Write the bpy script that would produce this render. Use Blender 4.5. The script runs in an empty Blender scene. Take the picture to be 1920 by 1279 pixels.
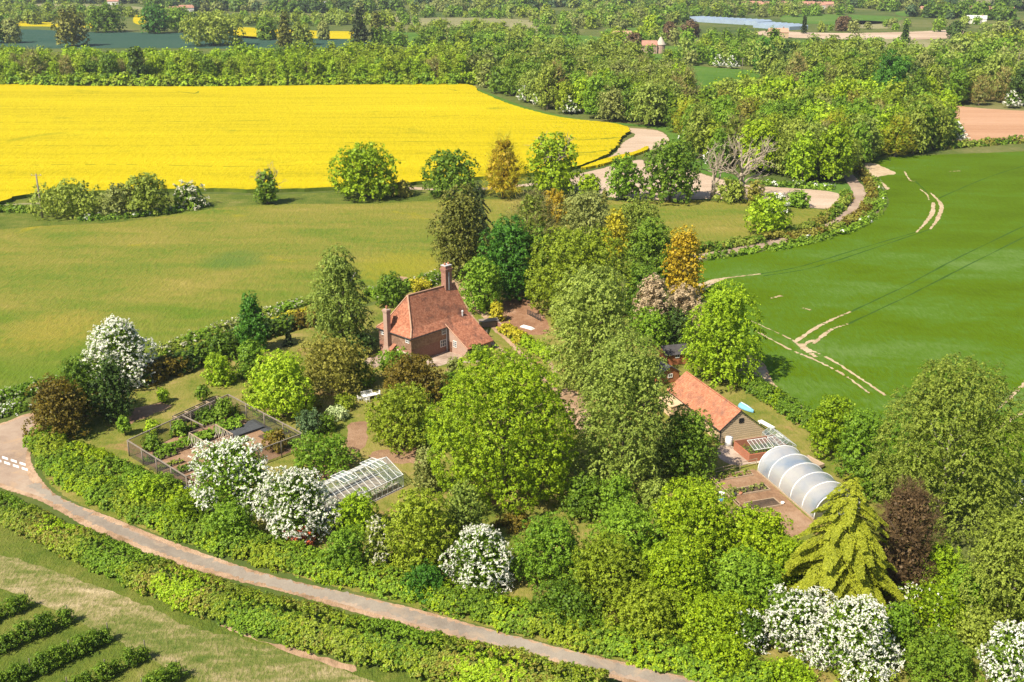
import bpy, bmesh, math, random
import numpy as np
from mathutils import Vector, Matrix

sc = bpy.context.scene
COL = sc.collection
R_ = math.radians

# ------------------------------------------------------------------ camera, world, sun, exposure
CAM_H = 70.0
PITCH = math.atan(724.0 / 2000.0)
cd = bpy.data.cameras.new('camera')
cam = bpy.data.objects.new('camera', cd)
COL.objects.link(cam)
cd.sensor_width = 36.0
cd.lens = 37.5
cd.clip_start = 1.0
cd.clip_end = 30000.0
cam.location = (0, 0, CAM_H)
cam.rotation_euler = (math.pi / 2 - PITCH, 0, 0)
sc.camera = cam

SUN_EL, SUN_AZ = R_(49), R_(43)          # SUN_AZ: heading in which the shadows run (from +X towards +Y)
w = bpy.data.worlds.new('World')
sc.world = w
w.use_nodes = True
nt = w.node_tree
sky = nt.nodes.new('ShaderNodeTexSky')
sky.sky_type = 'NISHITA'
sky.sun_disc = False
sky.sun_elevation = SUN_EL
sky.sun_rotation = math.atan2(-math.cos(SUN_AZ), -math.sin(SUN_AZ))
bg = nt.nodes['Background']
bg.inputs['Strength'].default_value = 0.08
nt.links.new(sky.outputs[0], bg.inputs[0])

sl = bpy.data.lights.new('sun', 'SUN')
sl.energy = 5.0
sl.angle = R_(0.53)
sl.color = (1.0, 0.92, 0.78)
sun = bpy.data.objects.new('sun', sl)
COL.objects.link(sun)
sdir = Vector((math.cos(SUN_AZ) * math.cos(SUN_EL), math.sin(SUN_AZ) * math.cos(SUN_EL), -math.sin(SUN_EL)))
sun.rotation_euler = sdir.to_track_quat('-Z', 'Y').to_euler()
sun.location = (-60, -40, 120)

sc.view_settings.view_transform = 'Standard'
sc.view_settings.look = 'None'
sc.view_settings.exposure = 0.97
sc.view_settings.gamma = 1.0
sc.cycles.max_bounces = 6
sc.cycles.diffuse_bounces = 3
sc.cycles.glossy_bounces = 2
sc.cycles.transmission_bounces = 4
sc.cycles.transparent_max_bounces = 16
sc.cycles.volume_bounces = 0
sc.cycles.use_denoising = True

HAZE = 0.00006
# ------------------------------------------------------------------ helpers
CT, ST, FPX = math.cos(PITCH), math.sin(PITCH), 2000.0


def G(x, y, z=0.0):
    """survey point of the photograph (1920 x 1279) on the plane at height z"""
    a = (x - 960) / FPX
    b = (y - 639.5) / FPX
    t = (z - CAM_H) / (-ST - b * CT)
    return Vector((a * t, (CT - b * ST) * t, z))


def depth_of(p):
    return p[1] * CT + (CAM_H - p[2]) * ST


def smooth(pts, n=8, closed=False):
    """Catmull-Rom through 2D/3D points"""
    P = [Vector(p) for p in pts]
    out = []
    m = len(P)
    for i in range(m if closed else m - 1):
        if closed:
            a, b, c, d = P[i - 1], P[i], P[(i + 1) % m], P[(i + 2) % m]
        else:
            a, b, c, d = P[max(i - 1, 0)], P[i], P[i + 1], P[min(i + 2, m - 1)]
        for k in range(n):
            t = k / n
            out.append(0.5 * ((2 * b) + (c - a) * t + (2 * a - 5 * b + 4 * c - d) * t * t + (3 * b - a - 3 * c + d) * t ** 3))
    if not closed:
        out.append(P[-1])
    return out


def tag(o, label=None, cat=None, group=None, kind=None):
    if label: o['label'] = label
    if cat: o['category'] = cat
    if group: o['group'] = group
    if kind: o['kind'] = kind
    return o


def empty(name, loc=(0, 0, 0), rz=0.0, label=None, cat=None, group=None):
    o = bpy.data.objects.new(name, None)
    COL.objects.link(o)
    o.location = loc
    o.rotation_euler = (0, 0, rz)
    o.empty_display_size = 0.5
    return tag(o, label, cat, group)


def link(name, me, mats, parent=None):
    o = bpy.data.objects.new(name, me)
    COL.objects.link(o)
    for m in (mats if isinstance(mats, (list, tuple)) else [mats]):
        me.materials.append(m)
    if parent: o.parent = parent
    return o


def np_mesh(name, V, Q, mi=None, smooth_=False):
    """quads mesh from numpy"""
    me = bpy.data.meshes.new(name)
    n, f = len(V), len(Q)
    k = Q.shape[1]
    me.vertices.add(n)
    me.vertices.foreach_set('co', np.ascontiguousarray(V, dtype=np.float32).ravel())
    me.loops.add(f * k)
    me.loops.foreach_set('vertex_index', np.ascontiguousarray(Q, dtype=np.int32).ravel())
    me.polygons.add(f)
    me.polygons.foreach_set('loop_start', np.arange(0, f * k, k, dtype=np.int32))
    if mi is not None:
        me.polygons.foreach_set('material_index', np.ascontiguousarray(mi, dtype=np.int32))
    if smooth_:
        me.polygons.foreach_set('use_smooth', np.ones(f, dtype=bool))
    me.update(calc_edges=True)
    return me


class MB:
    """collects boxes, slabs and tubes and links them as ONE mesh object"""
    def __init__(s):
        s.v, s.f, s.m = [], [], []

    def face(s, pts, m=0):
        i = len(s.v)
        s.v += [tuple(p) for p in pts]
        s.f.append(list(range(i, i + len(pts))))
        s.m.append(m)

    def box(s, x0, x1, y0, y1, z0, z1, m=0):
        i = len(s.v)
        s.v += [(x0, y0, z0), (x1, y0, z0), (x1, y1, z0), (x0, y1, z0), (x0, y0, z1), (x1, y0, z1), (x1, y1, z1), (x0, y1, z1)]
        for q in ((0, 3, 2, 1), (4, 5, 6, 7), (0, 1, 5, 4), (1, 2, 6, 5), (2, 3, 7, 6), (3, 0, 4, 7)):
            s.f.append([i + a for a in q]); s.m.append(m)
        return s

    def prism(s, poly, ext, m=0):
        """closed prism: polygon of 3D points swept along vector ext"""
        i = len(s.v); n = len(poly); e = Vector(ext)
        s.v += [tuple(p) for p in poly] + [tuple(Vector(p) + e) for p in poly]
        s.f.append([i + k for k in range(n)][::-1]); s.m.append(m)
        s.f.append([i + n + k for k in range(n)]); s.m.append(m)
        for k in range(n):
            a, b = i + k, i + (k + 1) % n
            s.f.append([a, b, b + n, a + n]); s.m.append(m)
        return s

    def bar(s, a, b, w=0.05, h=None, m=0):
        """square-section bar from a to b"""
        a, b = Vector(a), Vector(b)
        h = h or w
        d = (b - a).normalized()
        up = Vector((0, 0, 1)) if abs(d.z) < 0.95 else Vector((1, 0, 0))
        x = d.cross(up).normalized() * (w / 2)
        y = x.cross(d).normalized() * (h / 2)
        return s.prism([a - x - y, a + x - y, a + x + y, a - x + y], b - a, m)

    def tube(s, pts, rad, n=6, m=0, cap=True):
        P = [Vector(p) for p in pts]
        rr = rad if isinstance(rad, (list, tuple)) else [rad] * len(P)
        i0 = len(s.v)
        ref = Vector((0.3, 0.9, 0.1)).normalized()
        for k, p in enumerate(P):
            d = (P[min(k + 1, len(P) - 1)] - P[max(k - 1, 0)])
            d = d.normalized() if d.length > 1e-6 else Vector((0, 0, 1))
            x = d.cross(ref)
            x = x.normalized() if x.length > 1e-3 else d.orthogonal().normalized()
            y = d.cross(x)
            for j in range(n):
                a = 2 * math.pi * j / n
                s.v.append(tuple(p + (x * math.cos(a) + y * math.sin(a)) * rr[k]))
        for k in range(len(P) - 1):
            for j in range(n):
                a, b = i0 + k * n + j, i0 + k * n + (j + 1) % n
                s.f.append([a, b, b + n, a + n]); s.m.append(m)
        if cap:
            s.f.append([i0 + j for j in range(n)][::-1]); s.m.append(m)
            e = i0 + (len(P) - 1) * n
            s.f.append([e + j for j in range(n)]); s.m.append(m)
        return s

    def lathe(s, prof, c=(0, 0), n=12, m=0):
        i0 = len(s.v)
        for r, z in prof:
            for j in range(n):
                a = 2 * math.pi * j / n
                s.v.append((c[0] + r * math.cos(a), c[1] + r * math.sin(a), z))
        for k in range(len(prof) - 1):
            for j in range(n):
                a, b = i0 + k * n + j, i0 + k * n + (j + 1) % n
                s.f.append([a, b, b + n, a + n]); s.m.append(m)
        s.f.append([i0 + j for j in range(n)][::-1]); s.m.append(m)
        e = i0 + (len(prof) - 1) * n
        s.f.append([e + j for j in range(n)]); s.m.append(m)
        return s

    def build(s, name, mats, parent=None, smooth_=False):
        me = bpy.data.meshes.new(name)
        me.from_pydata(s.v, [], s.f)
        me.polygons.foreach_set('material_index', s.m)
        if smooth_:
            me.polygons.foreach_set('use_smooth', [True] * len(s.f))
        me.update()
        return link(name, me, mats, parent)


# ------------------------------------------------------------------ materials
class NT:
    def __init__(s, name):
        s.mat = bpy.data.materials.new(name)
        s.mat.use_nodes = True
        s.t = s.mat.node_tree
        s.b = s.t.nodes['Principled BSDF']
        s.out = s.t.nodes['Material Output']

    def n(s, typ, **kw):
        o = s.t.nodes.new(typ)
        for k, v in kw.items():
            if k.startswith('i_'):
                o.inputs[k[2:].replace('_', ' ')].default_value = v
            else:
                setattr(o, k, v)
        return o

    def l(s, a, b):
        s.t.links.new(a, b)

    def math(s, op, a, b=None, c=None):
        o = s.t.nodes.new('ShaderNodeMath'); o.operation = op
        for i, x in enumerate((a, b, c)):
            if x is None: continue
            if isinstance(x, (int, float)): o.inputs[i].default_value = x
            else: s.l(x, o.inputs[i])
        return o.outputs[0]

    def coords(s, rot=0.0, scale=(1, 1, 1)):
        tc = s.n('ShaderNodeTexCoord')
        mp = s.n('ShaderNodeMapping')
        mp.inputs['Rotation'].default_value = (0, 0, rot)
        mp.inputs['Scale'].default_value = scale
        s.l(tc.outputs['Object'], mp.inputs['Vector'])
        return mp.outputs[0]

    def noise(s, vec, scale, detail=4, rough=0.6, dist=0.0):
        o = s.n('ShaderNodeTexNoise')
        o.inputs['Scale'].default_value = scale
        o.inputs['Detail'].default_value = detail
        o.inputs['Roughness'].default_value = rough
        o.inputs['Distortion'].default_value = dist
        s.l(vec, o.inputs['Vector'])
        return o.outputs[0]

    def ramp(s, fac, stops, interp='LINEAR'):
        o = s.n('ShaderNodeValToRGB')
        cr = o.color_ramp
        cr.interpolation = interp
        while len(cr.elements) < len(stops): cr.elements.new(0.5)
        for e, (p, c) in zip(cr.elements, stops):
            e.position = p
            e.color = (c[0], c[1], c[2], 1)
        s.l(fac, o.inputs[0])
        return o.outputs[0]

    def mix(s, fac, a, b, mode='MIX'):
        o = s.n('ShaderNodeMix', data_type='RGBA', blend_type=mode)
        for sock, x in ((o.inputs[0], fac), (o.inputs[6], a), (o.inputs[7], b)):
            if isinstance(x, (int, float)): sock.default_value = x
            elif isinstance(x, tuple): sock.default_value = (*x, 1)
            else: s.l(x, sock)
        return o.outputs[2]

    def bump(s, h, strength=0.5, dist=0.1):
        o = s.n('ShaderNodeBump')
        o.inputs['Strength'].default_value = strength
        o.inputs['Distance'].default_value = dist
        s.l(h, o.inputs['Height'])
        s.l(o.outputs[0], s.b.inputs['Normal'])

    def done(s, col=None, rough=0.85, spec=0.2):
        if col is not None:
            if isinstance(col, tuple): s.b.inputs['Base Color'].default_value = (*col, 1)
            else: s.l(col, s.b.inputs['Base Color'])
        s.b.inputs['Roughness'].default_value = rough
        s.b.inputs['Specular IOR Level'].default_value = spec
        return s.mat


def plain(name, col, rough=0.7, spec=0.3, var=0.15, scale=2.0, metal=0.0):
    t = NT(name)
    n = t.noise(t.coords(), scale, 5, 0.65)
    c = t.ramp(n, [(0.3, tuple(x * (1 - var) for x in col)), (0.7, tuple(min(1, x * (1 + var)) for x in col))])
    t.b.inputs['Metallic'].default_value = metal
    return t.done(c, rough, spec)


def ground(name, stops, s1=0.02, s2=0.15, s3=1.2, rot=0.0, stretch=(1, 1, 1), wts=(0.45, 0.3, 0.25), bump=(0.6, 0.25), fine=None, patch=None, grad=None, spot=None):
    """field surface: three octaves of mottling, optionally stretched along the working direction"""
    t = NT(name)
    v = t.coords(rot, stretch)
    a, b, c = t.noise(v, s1, 3, 0.55), t.noise(v, s2, 4, 0.6, 0.4), t.noise(t.coords(0, (1.2, .45, 1)), s3, 4, 0.75)
    f = t.math('ADD', t.math('ADD', t.math('MULTIPLY', a, wts[0]), t.math('MULTIPLY', b, wts[1])), t.math('MULTIPLY', c, wts[2]))
    f = t.math('ADD', t.math('MULTIPLY', t.math('SUBTRACT', f, sum(wts) / 2), 2.9), 0.5)
    col = t.ramp(f, stops)
    if patch:                                            # colour, scale, threshold, softness
        pc, ps, th, so = patch
        pn = t.noise(t.coords(), ps, 6, 0.62, 0.6)
        pf = t.math('DIVIDE', t.math('SUBTRACT', pn, th), so)
        pf = t.math('MINIMUM', t.math('MAXIMUM', pf, 0.0), 1.0)
        col = t.mix(pf, col, pc)
    if grad or spot:
        sp = t.n('ShaderNodeSeparateXYZ'); t.l(t.n('ShaderNodeTexCoord').outputs['Object'], sp.inputs[0])
        cl = lambda q: t.math('MINIMUM', t.math('MAXIMUM', q, 0.0), 1.0)
        if grad:                                         # greener towards one side of the field
            ax, ay, d0, d1, gc = grad
            d = t.math('ADD', t.math('MULTIPLY', sp.outputs[0], ax), t.math('MULTIPLY', sp.outputs[1], ay))
            d = t.math('ADD', d, t.math('MULTIPLY', t.math('SUBTRACT', b, .5), 60.0))
            col = t.mix(t.math('MULTIPLY', cl(t.math('DIVIDE', t.math('SUBTRACT', d1, d), d1 - d0)), .8), col, gc)
        if spot:
            for sx, sy, sr, gc in spot:
                dx, dy = t.math('DIVIDE', t.math('SUBTRACT', sp.outputs[0], sx), sr), t.math('DIVIDE', t.math('SUBTRACT', sp.outputs[1], sy), sr * 1.2)
                q = t.math('ADD', t.math('MULTIPLY', dx, dx), t.math('MULTIPLY', dy, dy))
                q = cl(t.math('ADD', t.math('SUBTRACT', 1.0, q), t.math('MULTIPLY', t.math('SUBTRACT', c, .5), 2.5)))
                col = t.mix(t.math('MULTIPLY', q, .7), col, gc)
    if bump: t.bump(t.math('ADD', t.math('MULTIPLY', b, 0.5), c), bump[0], bump[1])
    return t.done(col, 0.95, 0.05)


def leafmat(name, dark, mid, lite, trans=0.32, gloss=0.2, clump=0.35):
    g_ = 1.0 if 'blossom' in name else 1.46
    dark, mid, lite = [tuple(min(.86, x * k * g_) for x, k in zip(c_, (1.03, 1.02, .55) if g_ > 1 else (1, 1, 1))) for c_ in (dark, mid, lite)]
    t = NT(name)
    geo = t.n('ShaderNodeNewGeometry')
    oi = t.n('ShaderNodeObjectInfo')
    n = t.noise(t.coords(), clump, 3, 0.6)
    f = t.math('ADD', t.math('MULTIPLY', geo.outputs['Random Per Island'], 0.55), t.math('MULTIPLY', n, 0.75))
    f = t.math('ADD', t.math('SUBTRACT', f, 0.15), t.math('MULTIPLY', t.math('SUBTRACT', oi.outputs['Random'], 0.5), 0.25))
    col = t.ramp(f, [(0.12, dark), (0.5, mid), (0.9, lite)])
    t.done(col, 0.55, gloss)
    tr = t.n('ShaderNodeBsdfTranslucent')
    t.l(t.mix(0.5, col, (lite[0], lite[1], lite[2] * 0.6)), tr.inputs[0])
    mx = t.n('ShaderNodeMixShader')
    mx.inputs[0].default_value = trans
    t.l(t.b.outputs[0], mx.inputs[1])
    t.l(tr.outputs[0], mx.inputs[2])
    t.l(mx.outputs[0], t.out.inputs[0])
    return t.mat


LEAF = {
    'bright': leafmat('leaf_bright', (.060, .105, .006), (.150, .225, .010), (.250, .320, .018)),
    'lime': leafmat('leaf_lime', (.085, .145, .008), (.175, .265, .015), (.285, .375, .030)),
    'yellow': leafmat('leaf_yellowgreen', (.070, .104, .010), (.140, .185, .018), (.225, .275, .032)),
    'mid': leafmat('leaf_mid', (.035, .072, .010), (.080, .138, .017), (.140, .205, .028)),
    'fresh': leafmat('leaf_fresh', (.050, .100, .012), (.105, .185, .020), (.175, .265, .035)),
    'deep': leafmat('leaf_deep', (.018, .056, .009), (.042, .118, .017), (.080, .185, .030)),
    'dark': leafmat('leaf_dark', (.012, .026, .008), (.030, .058, .014), (.060, .098, .022), .2),
    'olive': leafmat('leaf_olive', (.070, .098, .020), (.145, .185, .040), (.230, .272, .070)),
    'birch': leafmat('leaf_birch', (.070, .105, .026), (.150, .200, .055), (.240, .290, .100)),
    'grey': leafmat('leaf_grey', (.080, .098, .040), (.150, .172, .075), (.225, .245, .120)),
    'silver': leafmat('leaf_silver', (.15, .19, .15), (.27, .33, .28), (.42, .47, .42)),
    'blue': leafmat('leaf_blue', (.030, .060, .038), (.060, .100, .068), (.095, .145, .100)),
    'gold': leafmat('leaf_gold', (.145, .130, .014), (.290, .260, .025), (.430, .390, .050)),
    'cedar': leafmat('leaf_cedar', (.085, .104, .012), (.180, .200, .022), (.275, .295, .042)),
    'amber': leafmat('leaf_amber', (.135, .100, .010), (.265, .190, .018), (.370, .275, .032)),
    'bronze': leafmat('leaf_bronze', (.045, .036, .010), (.100, .077, .017), (.185, .142, .028)),
    'russet': leafmat('leaf_russet', (.080, .078, .020), (.155, .148, .040), (.225, .212, .068)),
    'purple': leafmat('leaf_purple', (.030, .018, .016), (.070, .044, .036), (.115, .076, .060), .2),
    'twig': leafmat('twig_tan', (.110, .085, .045), (.200, .155, .085), (.300, .245, .140), .1),
    'brush': leafmat('twig_grey', (.090, .082, .050), (.160, .145, .085), (.240, .215, .130), .1),
    'conifer': leafmat('needle_dark', (.040, .050, .013), (.098, .105, .028), (.175, .168, .052), .15),
    'fir': leafmat('needle_black', (.012, .022, .010), (.028, .042, .018), (.050, .065, .028), .12),
    'white': leafmat('blossom_white', (.66, .64, .55), (.81, .79, .71), (.87, .86, .81), .38, .1),
    'cream': leafmat('blossom_cream', (.36, .35, .22), (.52, .50, .36), (.66, .63, .50), .25, .1),
    'pink': leafmat('blossom_pink', (.25, .180, .095), (.40, .300, .175), (.53, .420, .275), .25, .1),
    'red': leafmat('leaf_red', (.16, .03, .02), (.34, .06, .05), (.45, .18, .14), .25, .1),
}
BARK = plain('bark', (.115, .092, .068), .9, .1, .35, 3)
PALEBARK = plain('bark_pale', (.34, .30, .24), .85, .1, .3, 2)
DEADWOOD = plain('dead_wood', (.30, .245, .18), .85, .1, .25, 2)

# ------------------------------------------------------------------ foliage geometry (numpy)
def unit(a):
    return a / np.maximum(np.linalg.norm(a, axis=-1, keepdims=True), 1e-6)


def rsph(rng, n):
    return unit(rng.normal(size=(n, 3)))


def profile(shape, t):
    t = np.asarray(t, float)
    if shape == 'round': return np.sqrt(np.clip(1 - (2 * t - 1) ** 2, 0, 1))
    if shape == 'dome': return np.where(t < .36, .80 + .20 * np.sin(t / .36 * np.pi / 2), np.sqrt(np.clip(1 - ((t - .36) / .64) ** 2, 0, 1)))
    if shape == 'bush': return np.where(t < .25, .88 + .12 * np.sin(t / .25 * np.pi / 2), np.sqrt(np.clip(1 - ((t - .25) / .75) ** 2, 0, 1)))
    if shape == 'egg': return np.where(t < .38, .62 + .38 * np.sin(t / .38 * np.pi / 2), np.clip(1 - ((t - .38) / .62), 0, 1) ** .62)
    if shape == 'cone': return np.where(t < .08, .8 + 2.5 * t, np.clip(1 - (t - .08) / .92, 0, 1) ** .85)
    if shape == 'spire': return np.where(t < .12, .75 + 2.0 * t, np.clip(1 - (t - .12) / .88, 0, 1) ** .6)
    if shape == 'vase': return np.where(t < .6, .45 + .55 * np.sin(t / .6 * np.pi / 2), np.sqrt(np.clip(1 - ((t - .6) / .4) ** 2, 0, 1)))
    return np.ones_like(t)


def lobes(rng, R, C, shape, nl, lf, rag=.2, cr=0.0):
    tt = (np.arange(nl) + rng.uniform(.1, .9, nl)) / nl
    grid = np.linspace(0, 1, 200)
    cdf = np.cumsum(profile(shape, grid) + .12); cdf /= cdf[-1]
    t = np.interp(tt, cdf, grid)
    phi = np.arange(nl) * 2.39996 + rng.uniform(-.5, .5, nl)
    lr = lf * min(R, C * 1.1) * rng.uniform(.7, 1.3, nl)
    rad = np.maximum(R * profile(shape, t) * rng.uniform(1 - rag, 1.04, nl) - lr * .92 - cr * .3, R * .02)
    z = np.clip(t * 2 * C, lr * .55, np.maximum(2 * C - lr * .96 - cr * .35, lr * .6))
    ctr = np.stack([rad * np.cos(phi), rad * np.sin(phi), z], 1)
    return ctr, lr


def fib(n, rng):
    i = np.arange(n) + .5
    z = 1 - 2 * i / n
    ph = i * 2.39996 + rng.uniform(0, 6.28)
    r = np.sqrt(1 - z * z)
    return unit(np.stack([r * np.cos(ph), r * np.sin(ph), z], 1) + rng.normal(size=(n, 3)) * .22)


def clumps_on(rng, ctr, lr, cr, mid, keep_low=-.55):
    """clump centres and outward directions on the lobes, those buried in a neighbour removed"""
    Cs, Ds = [], []
    for c, r in zip(ctr, lr):
        n = max(6, int(3.7 * (r / cr) ** 2))
        d = fib(n, rng)
        out = unit((c - mid)[None, :] + np.array([0, 0, .35 * r])[None, :])[0]
        d = d[(d @ out) > keep_low]
        Cs.append(c + d * r * rng.uniform(.80, 1.12, (len(d), 1)))
        Ds.append(d)
    Cs, Ds = np.concatenate(Cs), np.concatenate(Ds)
    ok = np.ones(len(Cs), bool)
    for c, r in zip(ctr, lr):
        ok &= np.linalg.norm(Cs - c, axis=1) > r * .80
    ok &= Cs[:, 2] > 0.02
    return Cs[ok], Ds[ok]


def leaves_of(rng, Cs, Ds, cr, leaf, m, aspect=.8, spread=1.0):
    n = len(Cs)
    c = np.repeat(Cs, m, 0)
    up = unit(np.repeat(Ds, m, 0) * .75 + np.array([0, 0, .4]))
    d = unit(up + rng.normal(size=(n * m, 3)) * .62 * spread)
    P = c + d * cr * rng.uniform(.45, 1.1, (n * m, 1))
    N = unit(d * .6 + up * .4 + rng.normal(size=(n * m, 3)) * .34)
    L = leaf * rng.uniform(.55, 1.5, n * m)
    return P, N, None, L, L * aspect


def strands_of(rng, Cs, Ds, leaf, K, length, drop=.75, lean=(0, 0)):
    """hanging strands of narrow leaves: one per clump"""
    n = len(Cs)
    s = (np.arange(K) + .5) / K
    out = unit(Ds * np.array([1, 1, .25]) + rng.normal(size=(n, 3)) * .35 + np.array([lean[0], lean[1], 0]))
    ln = length * rng.uniform(.5, 1.3, n)
    S = s[None, :, None]
    P = Cs[:, None, :] + out[:, None, :] * (ln[:, None, None] * .75 * S) + np.array([0, 0, 1.]) * (ln[:, None, None] * (.30 * S - drop * S * S))
    T = out[:, None, :] * .75 + np.array([0, 0, 1.]) * (.30 - 2 * drop * S)
    P = P.reshape(-1, 3) + rng.normal(size=(n * K, 3)) * leaf * .28
    A = unit(np.broadcast_to(T, (n, K, 3)).reshape(-1, 3) + rng.normal(size=(n * K, 3)) * .35)
    N = unit(np.repeat(Ds, K, 0) * .7 + np.array([0, 0, .5]) + rng.normal(size=(n * K, 3)) * .45)
    L = leaf * rng.uniform(.9, 1.6, n * K)
    return P, N, A, L, L * .6


def core_of(rng, R, C, shape, leaf, n):
    """inner foliage so that the crown is not hollow"""
    t = rng.uniform(.1, .88, n)
    ph = rng.uniform(0, 6.283, n)
    r = R * profile(shape, t) * np.sqrt(rng.uniform(0, 1, n)) * .68
    P = np.stack([r * np.cos(ph), r * np.sin(ph), t * 2 * C], 1)
    L = leaf * rng.uniform(1.5, 2.3, n)
    return P, rsph(rng, n), None, L, L * .9


def sprays_of(rng, R, C, shape, leaf, nb, droop=.35, rise=.12, width=.28, dens=1.0, k_lo=.62):
    """conifer: whorled flat branches, foliage along both sides of each"""
    Ps, Ns, As, Ls = [], [], [], []
    for b in range(nb):
        t = ((b + rng.uniform(0, 1)) / nb) ** 1.15 * .97
        ph = b * 2.39996 + rng.uniform(-.4, .4)
        bl = max(R * float(profile(shape, t)) * rng.uniform(k_lo, 1.15), .12 * R)
        k = max(6, int(dens * bl * (bl * width + leaf) / (leaf * leaf) * 3.2))
        s = rng.uniform(.18, 1, k) ** .75
        wv = width * bl * (1.1 - s * .9) * rng.uniform(-1, 1, k)
        o = np.array([math.cos(ph), math.sin(ph), 0]); q = np.array([-math.sin(ph), math.cos(ph), 0])
        z = 2 * C * t + rise * bl * s * 2 - droop * bl * s * s * 1.6 - np.abs(wv) * .35
        P = o[None] * (bl * s)[:, None] + q[None] * wv[:, None]
        P[:, 2] = z
        P += rng.normal(size=(k, 3)) * leaf * .2
        Ps.append(P)
        Ns.append(unit(np.array([0, 0, 1.])[None] + o[None] * (.3 + .9 * s[:, None] * droop) + rng.normal(size=(k, 3)) * .38))
        As.append(unit(o[None] * .9 + q[None] * (np.sign(wv) * .55)[:, None] + np.array([0, 0, -.35])[None] + rng.normal(size=(k, 3)) * .25))
        Ls.append(leaf * rng.uniform(.9, 1.7, k))
    P, N, A, L = map(np.concatenate, (Ps, Ns, As, Ls))
    P[:, 2] = np.maximum(P[:, 2], .03)
    return P, N, A, L, L * .42


def twigs_of(rng, Cs, Ds, leaf, m, length):
    n = len(Cs)
    A = unit(np.repeat(Ds, m, 0) + np.array([0, 0, .55]) + rng.normal(size=(n * m, 3)) * .45)
    L = length * rng.uniform(.5, 1.3, n * m)
    P = np.repeat(Cs, m, 0) + rng.normal(size=(n * m, 3)) * leaf * .9
    return P, rsph(rng, n * m), A, L, np.full(n * m, leaf * .16)


def blossom_of(rng, Cs, Ds, leaf, K, length):
    """long finger-like sprays packed with flowers"""
    n = len(Cs)
    ax = unit(Ds * .55 + rng.normal(size=(n, 3)) * .75 + np.array([0, 0, .15]))
    ln = length * rng.uniform(.45, 1.35, n)
    s = rng.uniform(-.3, 1, (n, K, 1))
    bend = np.array([0, 0, -1.]) * (.35 * s * s * ln[:, None, None])
    P = (Cs[:, None, :] + Ds[:, None, :] * leaf * 1.0 + ax[:, None, :] * s * ln[:, None, None] + bend + rng.normal(size=(n, K, 3)) * leaf * .36).reshape(-1, 3)
    N = unit(np.repeat(Ds, K, 0) * .6 + np.array([-.2, -.2, .55]) + rng.normal(size=(n * K, 3)) * .42)
    L = leaf * rng.uniform(.7, 1.25, n * K)
    return P, N, None, L, L * .85


def leaf_mesh(name, sets, rng):
    """sets: list of (P, N, A, L, W, material index) -> one mesh of folded leaf faces"""
    Vs, Ms = [], []
    for P, N, A, L, W, mi in sets:
        n = len(P)
        if A is None: A = rsph(rng, n)
        A = unit(A - N * np.sum(A * N, 1, keepdims=True))
        B = np.cross(N, A)
        l2, w2 = (L / 2)[:, None], (W / 2)[:, None]
        fold = N * (w2 * -.35)
        V = np.stack([P - A * l2, P + B * w2 + fold + A * l2 * .12, P + A * l2, P - B * w2 + fold + A * l2 * .12], 1)
        Vs.append(V.reshape(-1, 3)); Ms.append(np.full(n, mi))
    V = np.concatenate(Vs)
    V[:, 2] = np.maximum(V[:, 2], .02)
    return np_mesh(name, V, np.arange(len(V)).reshape(-1, 4), np.concatenate(Ms))


# kind: shape, lobes, lobe fraction, style, leaf material, extras
KIND = {
    'maple': dict(rag=.08, shape='dome', nl=46, lf=.30, style='leaf', mat='bright', m=19),
    'oak': dict(shape='dome', nl=26, lf=.38, style='leaf', mat='bright', m=17),
    'round': dict(shape='round', nl=20, lf=.42, style='leaf', mat='mid', m=17),
    'bush': dict(shape='bush', nl=16, lf=.44, style='leaf', mat='mid', m=17),
    'loose': dict(shape='egg', nl=24, lf=.32, style='leaf', mat='mid', m=15),
    'feather': dict(shape='egg', nl=30, lf=.30, style='weep', mat='fresh', K=9, ln=1.0, drop=.25),
    'weep': dict(shape='egg', nl=40, lf=.30, style='weep', mat='birch', K=13, ln=2.2, drop=.75),
    'willow': dict(shape='dome', nl=42, lf=.27, style='weep', mat='birch', K=13, ln=2.4, drop=.55),
    'spray': dict(shape='cone', style='spray', mat='gold', droop=.40, rise=.14, nb=120),
    'spruce': dict(shape='spire', style='spray', mat='conifer', droop=.55, rise=.05, nb=110),
    'fir': dict(shape='spire', style='spray', mat='fir', droop=.35, rise=.05, nb=90),
    'twiggy': dict(shape='egg', nl=22, lf=.34, style='twig', mat='brush', m=9),
    'haw': dict(shape='bush', nl=20, lf=.36, style='haw', mat='mid', m=4, cr=1.3, rag=.45),
}


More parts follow.
